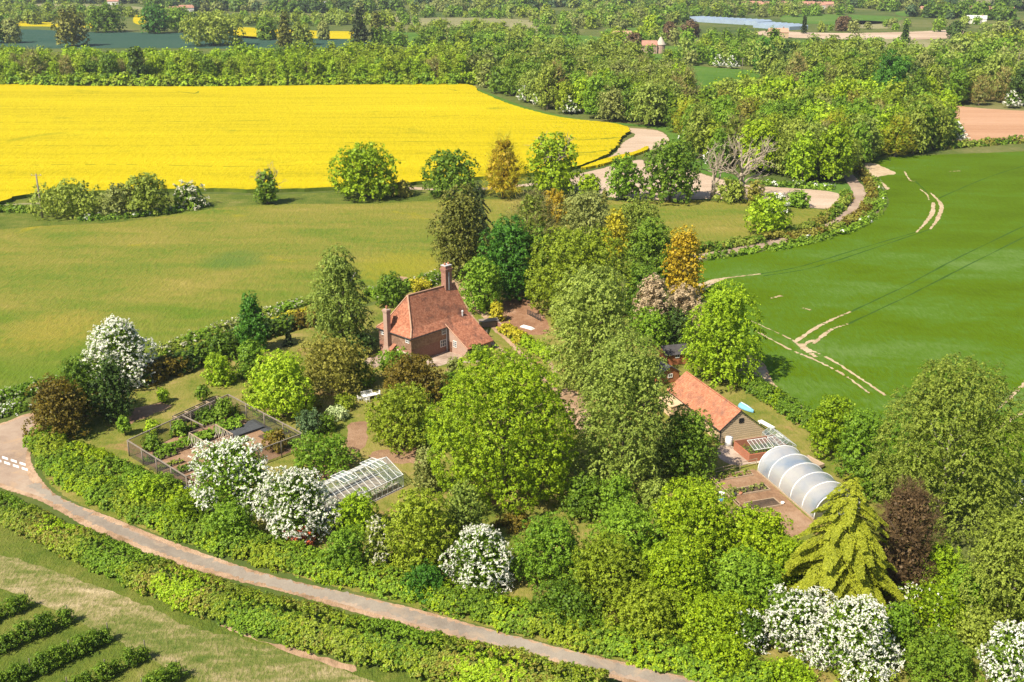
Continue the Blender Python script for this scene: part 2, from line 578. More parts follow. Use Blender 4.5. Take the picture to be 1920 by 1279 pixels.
def crown_sets(kind, R, C, leaf, rng, **ov):
    k = dict(KIND[kind]); k.update(ov)
    sh = k['shape']; st = k['style']
    S = []
    if st == 'spray':
        S.append((*sprays_of(rng, R, C, sh, leaf, k['nb'], k['droop'], k['rise'], k.get('width', .28), k.get('dens', 1.0)), 0))
        S.append((*core_of(rng, R * .7, C, sh, leaf, 160), 0))
        return S
    ctr, lr = lobes(rng, R, C, sh, k['nl'], k['lf'], k.get('rag', .2), leaf * k.get('cr', 2.0))
    mid = np.array([0, 0, C * .8])
    cr = leaf * k.get('cr', 2.0)
    Cs, Ds = clumps_on(rng, ctr, lr, cr, mid)
    if st == 'leaf':
        S.append((*leaves_of(rng, Cs, Ds, cr, leaf, k['m']), 0))
    elif st == 'weep':
        S.append((*strands_of(rng, Cs, Ds, leaf * .95, k['K'], k['ln'] * leaf * 2.2, k['drop'], k.get('lean', (0, 0))), 0))
        S.append((*leaves_of(rng, Cs, Ds, cr, leaf, 5), 0))
    elif st == 'twig':
        S.append((*twigs_of(rng, Cs, Ds, leaf, k['m'], leaf * 5), 0))
        sel = rng.random(len(Cs)) < k.get('leafy', .35)
        if sel.any(): S.append((*leaves_of(rng, Cs[sel], Ds[sel], cr, leaf * .8, 4), 1))
    elif st == 'haw':
        S.append((*leaves_of(rng, Cs, Ds, cr, leaf, k['m']), 0))
    ncore = int(min(6000, max(40, 5.5 * R * C / (leaf * leaf))))
    S.append((*core_of(rng, R, C, sh, leaf, ncore), 1 if (st == 'twig' and k.get('leafy', .35) > 0) else 0))
    if st == 'haw':
        p = k.get('bloom', .8)
        # bloom in patches: whole boughs flower more or less
        ph = np.sin(Cs[:, 0] * .9 + rng.uniform(0, 6)) + np.sin(Cs[:, 1] * .8 + rng.uniform(0, 6)) + np.sin(Cs[:, 2] * 1.1 + rng.uniform(0, 6))
        sel = rng.random(len(Cs)) < np.clip(p + .18 * ph, .05, 1)
        return S, blossom_of(rng, Cs[sel], Ds[sel], leaf * .66, k.get('fl', 22), k.get('sl', 1.5) * leaf * 1.6)
    return S


def trunk_mb(rng, R, z0, C, ctr=None, r0=None, limbs=6, lean=0.0):
    """tapered trunk with limbs rising into the crown"""
    mb = MB()
    top = z0 + 2 * C
    r0 = r0 or max(.12, top * .022)
    p = [Vector((0, 0, -.05))]
    for i in range(1, 6):
        t = i / 5
        p.append(Vector((lean * t + rng.uniform(-.04, .04) * R, rng.uniform(-.04, .04) * R, t * (z0 + 1.35 * C))))
    mb.tube(p, [r0 * 1.35, r0, r0 * .85, r0 * .65, r0 * .42, r0 * .2], 8)
    for i in range(limbs):
        t = .22 + .5 * i / max(limbs - 1, 1)
        a = p[int(t * 5)].lerp(p[min(int(t * 5) + 1, 5)], t * 5 - int(t * 5))
        ph = i * 2.4 + rng.uniform(-.4, .4)
        ln = R * rng.uniform(.35, .6)
        e = a + Vector((math.cos(ph) * ln, math.sin(ph) * ln, C * rng.uniform(.25, .6)))
        m = a.lerp(e, .5) + Vector((0, 0, -.06 * ln))
        mb.tube([a, m, e], [r0 * .5, r0 * .3, r0 * .1], 5)
    return mb


SIL = {'round': (1.0, 1.0, 1.0, None), 'dome': (.72, 1.28, 1.0, .74), 'bush': (.5, 1.5, 1.0, .86), 'egg': (.76, 1.24, .55, .55), 'cone': (.0, 2.0, .15, .86), 'spire': (.1, 1.9, .3, .80), 'vase': (1.2, .8, 1.0, .45)}


def survey(x0, x1, y0, y1, zbf=.08, shape='round'):
    """foot of a crown seen between x0..x1, y0..y1: ground point, crown radius, half height, clearance, metres per photo pixel"""
    h0, h1, tt, bb = SIL[shape]
    cx = (x0 + x1) / 2
    z0, zc, by = .0, 3.0, y1
    for _ in range(14):
        p = G(cx, by, z0)
        m = depth_of(p) / FPX
        R, E2 = (x1 - x0) / 2 * m, (y1 - y0) * m
        d = math.atan2(CAM_H - z0, math.hypot(p.x, p.y))
        s, c = math.sin(d), math.cos(d)
        if bb is None:
            C = math.sqrt(max((E2 / 2) ** 2 - (R * s) ** 2, (.2 * E2) ** 2)) / c
            by = y1 - (E2 / 2 - C * c) / m
        else:
            A = E2 - bb * R * s
            lo, hi = .25 * R, max(4 * E2, .3 * R)
            for _k in range(40):
                C = (lo + hi) / 2
                if h0 * c * C + math.hypot(tt * R * s, h1 * c * C) > A: hi = C
                else: lo = C
            by = y1 - bb * R * s / m
        z0 = .5 * z0 + .5 * zbf * C
    return Vector((p.x, p.y, 0)), R, C, z0, m


def leaf_size(m, px=2.9):
    return m * 1.875 * px          # metres per photo pixel -> leaves of about px rendered pixels


NT_SEED = [11]


def tree(kind, box, label, cat='tree', name='tree', zbf=.08, px=1.75, mat=None, mat2=None, trunk=True, bark=None, group=None, flower='white', limbs=6, r0=None, **ov):
    NT_SEED[0] += 1
    rng = np.random.default_rng(NT_SEED[0])
    p, R, C, z0, m = survey(*box, zbf, ov.get('shape', KIND[kind]['shape']))
    leaf = leaf_size(m, px)
    root = empty(name, p, 0, label, cat, group)
    k = KIND[kind]
    lm = LEAF[mat or k['mat']]
    S = crown_sets(kind, R, C, leaf, rng, **ov)
    bl = None
    if k['style'] == 'haw': S, bl = S
    cm = leaf_mesh('crown', S, rng)
    c = link('crown', cm, [lm, LEAF[mat2 or 'olive']] if k['style'] == 'twig' else lm, root)
    c.location = (0, 0, z0)
    if bl is not None:
        b = link('blossom', leaf_mesh('blossom', [(*bl, 0)], rng), LEAF[flower], root)
        b.location = (0, 0, z0)
    if trunk:
        trunk_mb(rng, R, z0, C, limbs=0 if k['style'] == 'spray' else limbs, r0=r0).build('trunk', bark or BARK, root, True)
    return root


def shrub(kind, box, label, cat='shrub', name='shrub', mat=None, px=1.75, zbf=.0, group=None, **ov):
    """one mesh: a bush has no parts the photograph shows"""
    NT_SEED[0] += 1
    rng = np.random.default_rng(NT_SEED[0])
    p, R, C, z0, m = survey(*box, zbf, ov.get('shape', KIND[kind]['shape']))
    leaf = leaf_size(m, px)
    ov.setdefault('nl', 14)
    S = crown_sets(kind, R, C, leaf, rng, **ov)
    if isinstance(S, tuple): S = S[0]
    o = link(name, leaf_mesh(name, S, rng), [LEAF[mat or KIND[kind]['mat']], LEAF['olive']])
    o.location = (p.x, p.y, z0)
    return tag(o, label, cat, group)


def hedge(path, width, height, label, mat='mid', name='hedge', cat='hedge', px=1.8, rough=.25, mats=None, m=14, flat=False, group=None, kind=None, flower=None, fl=.1):
    """clipped or overgrown hedge along a ground path (world points)"""
    NT_SEED[0] += 1
    rng = np.random.default_rng(NT_SEED[0])
    P = [Vector((q[0], q[1], 0)) for q in path]
    W = width if isinstance(width, (list, tuple)) else [width] * len(P)
    Hh = height if isinstance(height, (list, tuple)) else [height] * len(P)
    mid = P[len(P) // 2]
    leaf = leaf_size(depth_of(mid) / FPX, px)
    cr = leaf * 1.5
    Cs, Ds = [], []
    ph = rng.uniform(0, 6, 6)
    tot = 0
    for i in range(len(P) - 1):
        a, b = P[i], P[i + 1]
        ln = (b - a).length
        d = (b - a).normalized(); q = Vector((-d.y, d.x, 0))
        per = W[i] + 2 * Hh[i]
        n = max(3, int(ln * per / (cr * cr * .95)))
        t = rng.uniform(0, 1, n); u = rng.uniform(0, 1, n)
        wv = W[i] + (W[i + 1] - W[i]) * t; hv = Hh[i] + (Hh[i + 1] - Hh[i]) * t
        s = tot + t * ln
        nz = .5 * np.sin(s * .55 + ph[0]) + .35 * np.sin(s * 1.3 + ph[1]) + .3 * np.sin(s * 2.7 + ph[2] + u * 3)
        hv = hv * (1 + rough * nz * .55)
        wv = wv * (1 + rough * (.4 * np.sin(s * .8 + ph[3]) + .3 * np.sin(s * 2.1 + ph[4])))
        # round profile: angle across the section
        an = (u - .5) * math.pi * 1.0
        sx = np.sign(np.sin(an)) * np.abs(np.sin(an)) ** (.55 if flat else .8)
        sz = np.abs(np.cos(an)) ** (.45 if flat else .7)
        off = sx * wv / 2
        z = np.maximum(sz * hv - cr * .5, .1 * cr)
        c = np.stack([a.x + (b.x - a.x) * t + q.x * off, a.y + (b.y - a.y) * t + q.y * off, z], 1)
        c += rng.normal(size=(n, 3)) * cr * (.2 + rough)
        dd = unit(np.stack([q.x * sx, q.y * sx, sz + .15], 1))
        Cs.append(c); Ds.append(dd); tot += ln
    Cs, Ds = np.concatenate(Cs), np.concatenate(Ds)
    o0 = np.array([mid.x, mid.y, 0])
    Cs = Cs - o0
    Cs[:, 2] = np.maximum(Cs[:, 2], .05)
    mats = mats or [mat]
    pick = (np.sin(Cs[:, 0] * .35 + ph[0]) + np.sin(Cs[:, 1] * .4 + ph[1]) + rng.normal(size=len(Cs)) * .45)
    idx = np.clip(((pick + 2) / 4 * len(mats)).astype(int), 0, len(mats) - 1)
    S = []
    for j in range(len(mats)):
        s = idx == j
        if s.any(): S.append((*leaves_of(rng, Cs[s], Ds[s], cr, leaf, m), j))
    ms = [LEAF[x] for x in mats]
    if flower:
        s = rng.random(len(Cs)) < fl
        if s.any(): S.append((*leaves_of(rng, Cs[s] + Ds[s] * cr * .8, Ds[s], cr * .8, leaf * .7, 7, .9), len(mats)))
        ms.append(LEAF[flower])
    # inside filling
    sel = rng.random(len(Cs)) < .25
    Pi = Cs[sel] * np.array([1, 1, .55]); L = np.full(len(Pi), leaf * 2.2)
    S.append((Pi, rsph(rng, len(Pi)), None, L, L * .8, 0))
    o = link(name, leaf_mesh(name, S, rng), ms)
    o.location = mid
    return tag(o, label, cat, group, kind)


def gp(pts, z=0):
    return [G(x, y, z) for x, y in pts]

# ------------------------------------------------------------------ the setting: ground, fields, lanes
def sheet(name, pts, z, mat, n=6, jit=0.0, seed=1, round_=True, kind='structure', skirt=0.0):
    """flat sheet on the ground from surveyed points, edge smoothed and slightly ragged"""
    W = [Vector((p[0], p[1], 0)) for p in pts]
    if round_: W = smooth(W, n, True)
    if jit:
        rr = random.Random(seed)
        V = []
        for i, p in enumerate(W):
            q = W[(i + 1) % len(W)]
            L = (q - p).length
            k = max(1, min(60, int(L / (jit * 2.5))))
            nrm = Vector((-(q - p).y, (q - p).x, 0)).normalized() if L > 1e-4 else Vector((0, 0, 0))
            for j in range(k): V.append(p.lerp(q, j / k) + nrm * rr.gauss(0, jit * .5))
        W = V
    mb = MB()
    if skirt:
        mb.prism([(p.x, p.y, 0) for p in W], (0, 0, z))
    else:
        mb.face([(p.x, p.y, z) for p in W])
    o = mb.build(name, mat)
    o.data.validate()
    if o.data.polygons[0].normal.z < 0 and not skirt: o.data.flip_normals()
    return tag(o, kind=kind)


def ribbon(name, pts, width, z, mat, jit=0.0, seed=3, n=10, kind='structure', breaks=None):
    """strip along a surveyed line, width in metres"""
    P = smooth([Vector((p[0], p[1], 0)) for p in pts], n)
    rr = random.Random(seed)
    Wd = width if isinstance(width, (list, tuple)) else [width, width]
    L, Rr = [], []
    for i, p in enumerate(P):
        d = (P[min(i + 1, len(P) - 1)] - P[max(i - 1, 0)]).normalized()
        q = Vector((-d.y, d.x, 0))
        t = i / (len(P) - 1) * (len(Wd) - 1)
        k = min(int(t), len(Wd) - 2)
        wv = Wd[k] + (Wd[k + 1] - Wd[k]) * (t - k)
        L.append(p + q * (wv / 2 + rr.gauss(0, jit))); Rr.append(p - q * (wv / 2 + rr.gauss(0, jit)))
    mb = MB()
    for i in range(len(P) - 1):
        if breaks and rr.random() < breaks: continue
        mb.face([(*Rr[i].xy, z), (*Rr[i + 1].xy, z), (*L[i + 1].xy, z), (*L[i].xy, z)])
    return tag(mb.build(name, mat), kind=kind)


M_TERRAIN = ground('ground_grass', [(.2, (.045, .075, .016)), (.45, (.075, .098, .022)), (.65, (.110, .118, .035)), (.85, (.16, .145, .06))], .006, .04, .3)
M_MEADOW = ground('meadow_grass', [(.06, (.062, .114, .011)), (.30, (.108, .142, .018)), (.52, (.156, .156, .026)), (.72, (.195, .170, .036)), (.94, (.255, .212, .055))], .016, .075, .7, R_(20), (.5, 1.3, 1), (.38, .36, .26), (1.0, .5), patch=((.25, .21, .012), .045, .63, .12), grad=(-.3, 1.0, 203.0, 252.0, (.072, .128, .009)), spot=[(*G(440, 487).xy, 9.0, (.055, .12, .02)), (*G(755, 500).xy, 14.0, (.20, .19, .014)), (*G(100, 620).xy, 12.0, (.22, .18, .03))])
M_WHEAT = ground('wheat_green', [(.04, (.043, .076, .0005)), (.34, (.057, .098, .0007)), (.56, (.064, .112, .0012)), (.72, (.064, .124, .009)), (.98, (.095, .155, .034))], .013, .07, .9, R_(35), (.5, 1.2, 1), (.62, .36, .30), (.8, .4))
M_RAPE = ground('rapeseed_bloom', [(.06, (.20, .19, .004)), (.26, (.32, .265, .003)), (.52, (.40, .315, .003)), (.95, (.45, .37, .008))], .02, .12, .6, R_(4), (.10, 1.8, 1), (.30, .35, .35), (1.0, .7), patch=((.22, .215, .006), .03, .62, .12))
M_RAPESIDE = ground('rapeseed_stalks', [(.2, (.05, .09, .01)), (.8, (.12, .15, .02))], .2, .6, 2)
M_SOIL = ground('pale_soil', [(.15, (.29, .205, .14)), (.5, (.37, .275, .195)), (.85, (.44, .345, .26))], .03, .2, 1.5, R_(10), (.3, 1, 1))
M_PLOUGH = ground('ploughed_soil', [(.15, (.29, .155, .085)), (.5, (.36, .205, .12)), (.85, (.42, .26, .165))], .03, .3, 1.0, R_(8), (.1, 1.6, 1))
M_SAND = ground('sandy_verge', [(.15, (.20, .13, .075)), (.5, (.33, .215, .135)), (.85, (.42, .30, .20))], .15, .6, 3.0)
M_ROAD = ground('lane_tarmac', [(.15, (.21, .150, .108)), (.5, (.285, .21, .155)), (.85, (.35, .27, .20))], .08, .5, 5.0, bump=(.3, .03), patch=((.34, .235, .15), .25, .56, .10))
M_ROADMID = ground('lane_tarmac_worn', [(.15, (.175, .145, .115)), (.5, (.225, .190, .152)), (.85, (.28, .24, .19))], .08, .5, 5.0, bump=(.3, .03), patch=((.31, .235, .165), .22, .55, .12))
M_LAWN = ground('garden_grass', [(.08, (.062, .098, .014)), (.34, (.120, .138, .022)), (.58, (.185, .168, .040)), (.9, (.26, .195, .075))], .07, .35, 1.8, bump=(.8, .25), patch=((.27, .155, .075), .12, .60, .10))
M_VERGE = ground('rough_grass', [(.1, (.050, .085, .012)), (.42, (.092, .122, .018)), (.7, (.140, .150, .030)), (.95, (.20, .18, .06))], .08, .4, 2.0, bump=(1.0, .4))
M_STRAW = ground('mown_straw', [(.15, (.070, .105, .018)), (.42, (.125, .140, .034)), (.60, (.21, .185, .075)), (.80, (.32, .255, .14)), (.96, (.42, .34, .20))], .10, .55, 2.2, R_(-38), (.5, 1.3, 1), (.3, .35, .35), bump=(1.0, .3))
M_EARTH = ground('garden_earth', [(.1, (.15, .085, .05)), (.5, (.24, .145, .085)), (.9, (.32, .21, .135))], .15, .8, 4.0)
M_YARD = ground('yard_earth', [(.1, (.16, .08, .045)), (.5, (.24, .13, .075)), (.9, (.34, .22, .15))], .15, .7, 3.0)
M_PAVE = ground('stone_paving', [(.1, (.22, .16, .12)), (.5, (.33, .25, .19)), (.9, (.42, .34, .27))], .3, 1.2, 5.0, bump=(.3, .05))
M_TEAL = ground('bluegreen_crop', [(.1, (.020, .052, .036)), (.5, (.027, .064, .044)), (.9, (.040, .078, .050))], .008, .05, .3, R_(5), (.2, 1.4, 1))
M_FGREEN = ground('far_pasture', [(.1, (.045, .105, .012)), (.5, (.070, .135, .018)), (.9, (.11, .155, .035))], .01, .06, .4)
M_FPALE = ground('far_stubble', [(.1, (.13, .135, .06)), (.5, (.19, .18, .085)), (.9, (.25, .22, .12))], .008, .05, .3)
M_WHITE = plain('road_paint', (.72, .70, .66), .7, .2, .12, 3)
M_BLACKSOIL = ground('dark_bed', [(.1, (.045, .035, .028)), (.5, (.085, .06, .042)), (.9, (.13, .09, .06))], .3, 1.2, 5.0)

# terrain out to the horizon
mb = MB()
mb.face([(-9000, -600, 0), (9000, -600, 0), (9000, 16000, 0), (-9000, 16000, 0)])
tag(mb.build('ground', M_TERRAIN), kind='structure')

sheet('meadow', gp([(-160, 430), (80, 417), (230, 410), (390, 387), (520, 380), (700, 379), (840, 373), (1000, 373), (1150, 376), (1330, 376), (1440, 386), (1545, 394), (1558, 404), (1500, 436), (1420, 462), (1320, 474), (1200, 520), (1000, 545), (820, 530), (700, 566), (560, 596), (440, 634), (330, 674), (230, 706), (90, 724), (0, 750), (-160, 800)]), .014, M_MEADOW, 6, .3)
sheet('wheat_field', gp([(2150, 272), (1920, 284), (1760, 290), (1660, 296), (1622, 306), (1636, 338), (1664, 370), (1660, 394), (1620, 420), (1540, 446), (1440, 470), (1330, 488), (1308, 500), (1322, 560), (1390, 640), (1405, 690), (1440, 735), (1530, 795), (1640, 850), (1760, 930), (1900, 990), (2150, 1100)]), .03, M_WHEAT, 6, .35)
# rapeseed: a standing crop, 1.2 m tall
W = smooth(gp([(-160, 163), (120, 165), (400, 166), (640, 163), (862, 161), (900, 176), (960, 201), (1050, 224), (1150, 236), (1180, 246), (1164, 264), (1150, 286), (1120, 303), (1080, 318), (1000, 330), (900, 338), (770, 348), (620, 358), (480, 362), (390, 360), (190, 364), (60, 370), (-160, 380)]), 6, True)
rr = random.Random(5)
Wj = []
for i, p in enumerate(W):
    q = W[(i + 1) % len(W)]
    k = max(1, min(40, int((q - p).length / 1.5)))
    nn = Vector((-(q - p).y, (q - p).x, 0)).normalized()
    for j in range(k): Wj.append(p.lerp(q, j / k) + nn * rr.gauss(0, .35))
mb = MB()
nW = len(Wj)
i0 = 0
mb.v = [(p.x, p.y, 0) for p in Wj] + [(p.x, p.y, 1.2) for p in Wj]
for k in range(nW):
    a, b = k, (k + 1) % nW
    mb.f.append([a, a + nW, b + nW, b]); mb.m.append(1)
mb.f.append([k + nW for k in range(nW)]); mb.m.append(0)
o = mb.build('rapeseed_field', [M_RAPE, M_RAPESIDE])
if o.data.polygons[nW].normal.z < 0: o.data.flip_normals()
tag(o, 'bright yellow rapeseed crop filling the wide field', None, None, 'structure')
sheet('rapeseed_strip', gp([(1090, 318), (1140, 300), (1190, 288), (1212, 278), (1214, 284), (1180, 297), (1120, 314)]), .9, M_RAPE, 4, .3, skirt=1)
sheet('verge', gp([(-160, 384), (60, 374), (190, 367), (390, 364), (480, 366), (620, 361), (770, 352), (900, 341), (1000, 333), (1080, 321), (1110, 330), (1080, 350), (1000, 372), (840, 374), (700, 382), (520, 383), (390, 392), (230, 416), (80, 424), (-160, 438)]), .04, M_VERGE, 4, .3)
M_THIN = ground('thin_rape', [(.2, (.10, .13, .006)), (.8, (.24, .22, .006))], .1, .5, 2.0)
for k, (pts, wd, br) in enumerate((([(1030, 262), (1100, 262), (1160, 258)], [.6, 2.2], .1), ([(1040, 284), (1100, 286), (1150, 279)], [.6, 2.0], .1), ([(-60, 203), (200, 201), (480, 199), (700, 197)], .7, .45), ([(-60, 230), (240, 228), (480, 226), (900, 216)], .8, .4),
                       ([(-60, 272), (300, 274), (640, 268), (960, 262)], .7, .45), ([(-60, 312), (200, 308), (480, 312), (760, 300)], .7, .4), ([(330, 171), (365, 175), (372, 171)], [.5, 2.5, .5], 0), ([(840, 167), (856, 170)], [.5, 1.5], 0), ([(600, 330), (760, 316), (940, 300)], .6, .5))):
    ribbon('thin_crop_line', gp(pts, 1.2), wd, 1.21 + .003 * k, M_THIN, .25, 31 + k, 14, 'structure', br)
ribbon('field_track', gp([(760, 353), (830, 355), (920, 354), (1010, 345), (1090, 335)]), 3.5, .06, M_SOIL, .25)
ribbon('field_track', gp([(-80, 388), (40, 383), (130, 380)]), 2.0, .06, M_FPALE, .2)
sheet('bare_soil', gp([(1092, 325), (1130, 316), (1200, 300), (1290, 318), (1335, 332), (1400, 347), (1480, 353), (1560, 360), (1576, 372), (1560, 391), (1490, 386), (1420, 376), (1330, 373), (1250, 376), (1150, 371), (1085, 357), (1068, 338)]), .05, M_SOIL, 4, .3)
sheet('bare_soil', gp([(1120, 238), (1180, 240), (1235, 246), (1254, 262), (1246, 276), (1200, 285), (1168, 294), (1120, 312), (1100, 314), (1150, 290), (1168, 268), (1190, 250)]), .055, M_SOIL, 4, .5)
sheet('wood_edge_grass', gp([(870, 158), (930, 180), (1000, 205), (1100, 225), (1200, 234), (1290, 245), (1330, 300), (1400, 335), (1590, 345), (1590, 365), (1480, 352), (1335, 330), (1262, 300), (1256, 262), (1236, 244), (1180, 236), (1050, 222), (960, 200), (900, 178), (850, 160)]), .045, M_FGREEN, 4, .4)
sheet('ploughed_field', gp([(1760, 199), (1850, 204), (1940, 209), (2100, 216), (2100, 258), (1920, 264), (1800, 272), (1775, 240)]), .03, M_PLOUGH, 3, .3)
sheet('pasture', gp([(1270, 122), (1340, 127), (1420, 134), (1415, 150), (1350, 160), (1290, 158), (1270, 140)]), .05, M_FGREEN, 4, .4)
# far fields
for nm, pts, m_ in (
        ('far_crop', [(-160, 55), (40, 55), (170, 60), (360, 62), (520, 71), (700, 76), (700, 90), (500, 92), (300, 90), (-160, 88)], M_TEAL),
        ('far_rapeseed', [(430, 51), (520, 55), (600, 58), (668, 60), (664, 72), (580, 72), (450, 71)], M_RAPE),
        ('far_rapeseed', [(20, 38), (90, 42), (180, 44), (182, 52), (90, 50), (20, 48)], M_RAPE),
        ('far_rapeseed', [(255, 28), (275, 32), (270, 46), (250, 42)], M_RAPE),
        ('far_stubble', [(60, 6), (180, 9), (270, 14), (270, 27), (190, 26), (80, 16)], M_FPALE),
        ('far_stubble', [(540, 17), (640, 19), (640, 24), (540, 22)], M_FPALE),
        ('far_crop', [(1010, -14), (1180, -10), (1262, 0), (1200, 8), (1110, 8), (1030, 5)], M_TEAL),
        ('far_crop', [(1480, 27), (1600, 28), (1690, 33), (1660, 44), (1560, 46), (1470, 40)], M_FGREEN),
        ('far_stubble', [(1590, 39), (1650, 40), (1690, 46), (1660, 54), (1600, 51)], M_FPALE),
        ('far_stubble', [(1770, -4), (1860, -1), (2000, 6), (2000, 16), (1860, 12), (1780, 7)], M_FPALE),
        ('far_stubble', [(1430, 58), (1560, 62), (1700, 60), (1800, 56), (1780, 72), (1600, 74), (1440, 68)], M_SOIL),
        ('far_pasture', [(1150, 52), (1280, 52), (1290, 66), (1200, 72), (1140, 66)], M_FGREEN),
        ('far_pasture', [(1830, 128), (1900, 132), (2000, 140), (2000, 152), (1880, 146), (1820, 140)], M_FGREEN),
        ('far_pasture', [(1690, 20), (1800, 24), (1900, 30), (1900, 38), (1780, 34), (1690, 30)], M_FGREEN)):
    sheet(nm, gp(pts), .05, m_, 4, 1.0)

# bare soil wheelings and patches in the wheat
M_CHALK = ground('dry_soil', [(.15, (.30, .215, .125)), (.5, (.38, .29, .18)), (.85, (.45, .36, .24))], .2, .8, 3.0)
M_TRAM = ground('tramline_green', [(.2, (.026, .066, .006)), (.8, (.044, .092, .018))], .2, .8, 3.0)  # darker green strips along the wheel lines
sheet('soil_patch', gp([(1622, 308), (1642, 307), (1662, 316), (1682, 326), (1655, 329), (1645, 336), (1668, 353), (1650, 355), (1630, 335)]), .045, M_CHALK, 3, .6)
for pts, wd, m_, br in (
        ([(1650, 392), (1630, 412), (1605, 428)], [.4, 1.1, .4], M_CHALK, 0),
        ([(1745, 362), (1765, 385), (1758, 410), (1744, 430)], [.5, 1.6, 1.5, .5], M_CHALK, 0),
        ([(1750, 380), (1748, 400), (1735, 418), (1718, 436)], [1.2, 1.8, 1.2, .4], M_CHALK, 0),
        ([(1725, 355), (1738, 365), (1742, 375)], [.5, .7, .4], M_CHALK, .2),
        ([(1696, 322), (1706, 338), (1716, 340)], [.7, .7, .4], M_CHALK, .2),
        ([(1310, 536), (1340, 526), (1360, 522), (1426, 514)], [1.6, 2.2, 1.0, .5], M_CHALK, .06),
        ([(1318, 545), (1335, 532), (1356, 524)], [1.0, 1.0, .8], M_CHALK, 0),
        ([(1415, 620), (1480, 655), (1520, 672), (1580, 702), (1630, 738)], [.5, .7, .8, .6, .4], M_CHALK, .12),
        ([(1408, 602), (1480, 635), (1500, 648), (1560, 676), (1620, 715), (1660, 742)], [.3, .5, .7, .7, .6, .6], M_CHALK, .1),
        ([(1490, 642), (1530, 615), (1560, 600), (1595, 585)], [1.2, 1.1, .9, .4], M_CHALK, .05),
        ([(1500, 652), (1520, 640), (1535, 638)], [1.0, 1.1, .5], M_CHALK, .1),
        ([(1525, 645), (1545, 628), (1560, 618), (1590, 608)], [.8, 1.2, .8, .4], M_CHALK, .15),
        ([(1500, 645), (1510, 655), (1530, 670)], [1.8, 2.0, .8], M_CHALK, .05),
        ([(1870, 768), (1895, 745), (1925, 715)], [.7, .8, .8], M_CHALK, .1),
        ([(1868, 806), (1890, 790), (1925, 770)], [.5, .9, .8], M_CHALK, .15),
        ([(1445, 560), (1465, 555)], [.6, 1.2], M_CHALK, .2),
        ([(1505, 578), (1520, 582)], [.6, .9], M_CHALK, .3),
        ([(1780, 322), (1800, 321)], [.5, .9], M_CHALK, .2),
        ([(1420, 690), (1450, 725), (1500, 762), (1540, 790)], [2.2, 1.6, 1.2, .5], M_CHALK, .25)):
    ZR = globals().get('ZR', .046) + .0025
    ribbon('wheel_track', gp(pts), [q_ * .75 for q_ in wd], ZR, m_, .11, 7, 14, 'structure', br * .5)
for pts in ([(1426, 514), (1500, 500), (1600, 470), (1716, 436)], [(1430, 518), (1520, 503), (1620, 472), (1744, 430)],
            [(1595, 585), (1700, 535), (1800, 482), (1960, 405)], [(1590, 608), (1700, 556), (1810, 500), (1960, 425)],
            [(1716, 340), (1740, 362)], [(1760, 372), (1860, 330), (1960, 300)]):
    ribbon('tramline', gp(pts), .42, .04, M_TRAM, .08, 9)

# lane with sandy edges, junction at the left
LOW = [(-120, 870), (0, 914), (80, 942), (164, 989), (281, 1040), (398, 1078), (515, 1106), (640, 1141), (780, 1181), (921, 1218), (1061, 1249), (1180, 1282), (1300, 1320)]
UPP = [(56, 858), (76, 898), (117, 935), (211, 971), (328, 1018), (468, 1067), (585, 1098), (640, 1110), (780, 1142), (921, 1181), (1061, 1217), (1202, 1249), (1290, 1272), (1420, 1312)]
edge = smooth(gp(LOW), 6) + smooth(gp([(1420, 1312), (1290, 1272), (1202, 1249), (1061, 1217), (921, 1181), (780, 1142), (640, 1110), (585, 1098), (468, 1067), (328, 1018), (211, 971), (117, 935), (76, 898), (58, 862), (62, 830), (72, 782), (50, 776), (0, 795), (-120, 830)]), 6)
sheet('lane', edge, .025, M_SAND, 1, .12, 3, False)
inner = smooth(gp([(-120, 862), (0, 906), (90, 938), (172, 980), (290, 1032), (405, 1070), (520, 1100), (645, 1134), (785, 1173), (925, 1210), (1065, 1242), (1190, 1277), (1310, 1312)]), 6) + smooth(gp([(1400, 1306), (1285, 1273), (1200, 1252), (1060, 1221), (920, 1185), (778, 1147), (640, 1115), (580, 1102), (462, 1071), (320, 1023), (203, 977), (110, 942), (60, 905), (48, 868), (54, 830), (62, 788), (45, 782), (0, 798), (-120, 832)]), 6)
sheet('lane', inner, .032, M_ROAD, 1, .08, 4, False)
ribbon('lane', gp([(60, 908), (120, 946), (205, 986), (320, 1034), (440, 1072), (560, 1103), (645, 1121), (780, 1156), (921, 1194), (1061, 1229), (1195, 1263), (1330, 1300)]), [1.3, 1.7, 1.6], .036, M_ROADMID, .22, 3, 26)
for row, dv in ((0, 0), (1, 8.5)):
    for k in range(7):
        x = -62 + k * 16.5 + row * 4
        y = 832 + (x + 62) * .326 + dv + 2
        a = gp([(x, y), (x + 11, y + 3.6), (x + 11, y + 7.6), (x, y + 4)])
        mb = MB(); mb.face([(p.x, p.y, .042) for p in a])
        o = mb.build('road_marking', M_WHITE)
        if o.data.polygons[0].normal.z < 0: o.data.flip_normals()
        tag(o, kind='structure')
# the same lane further away between its hedges
ribbon('lane', gp([(1585, 318), (1590, 330), (1606, 350), (1612, 372), (1600, 395), (1570, 418), (1510, 440), (1400, 466), (1300, 484)]), 4.2, .06, M_ROAD, .15)
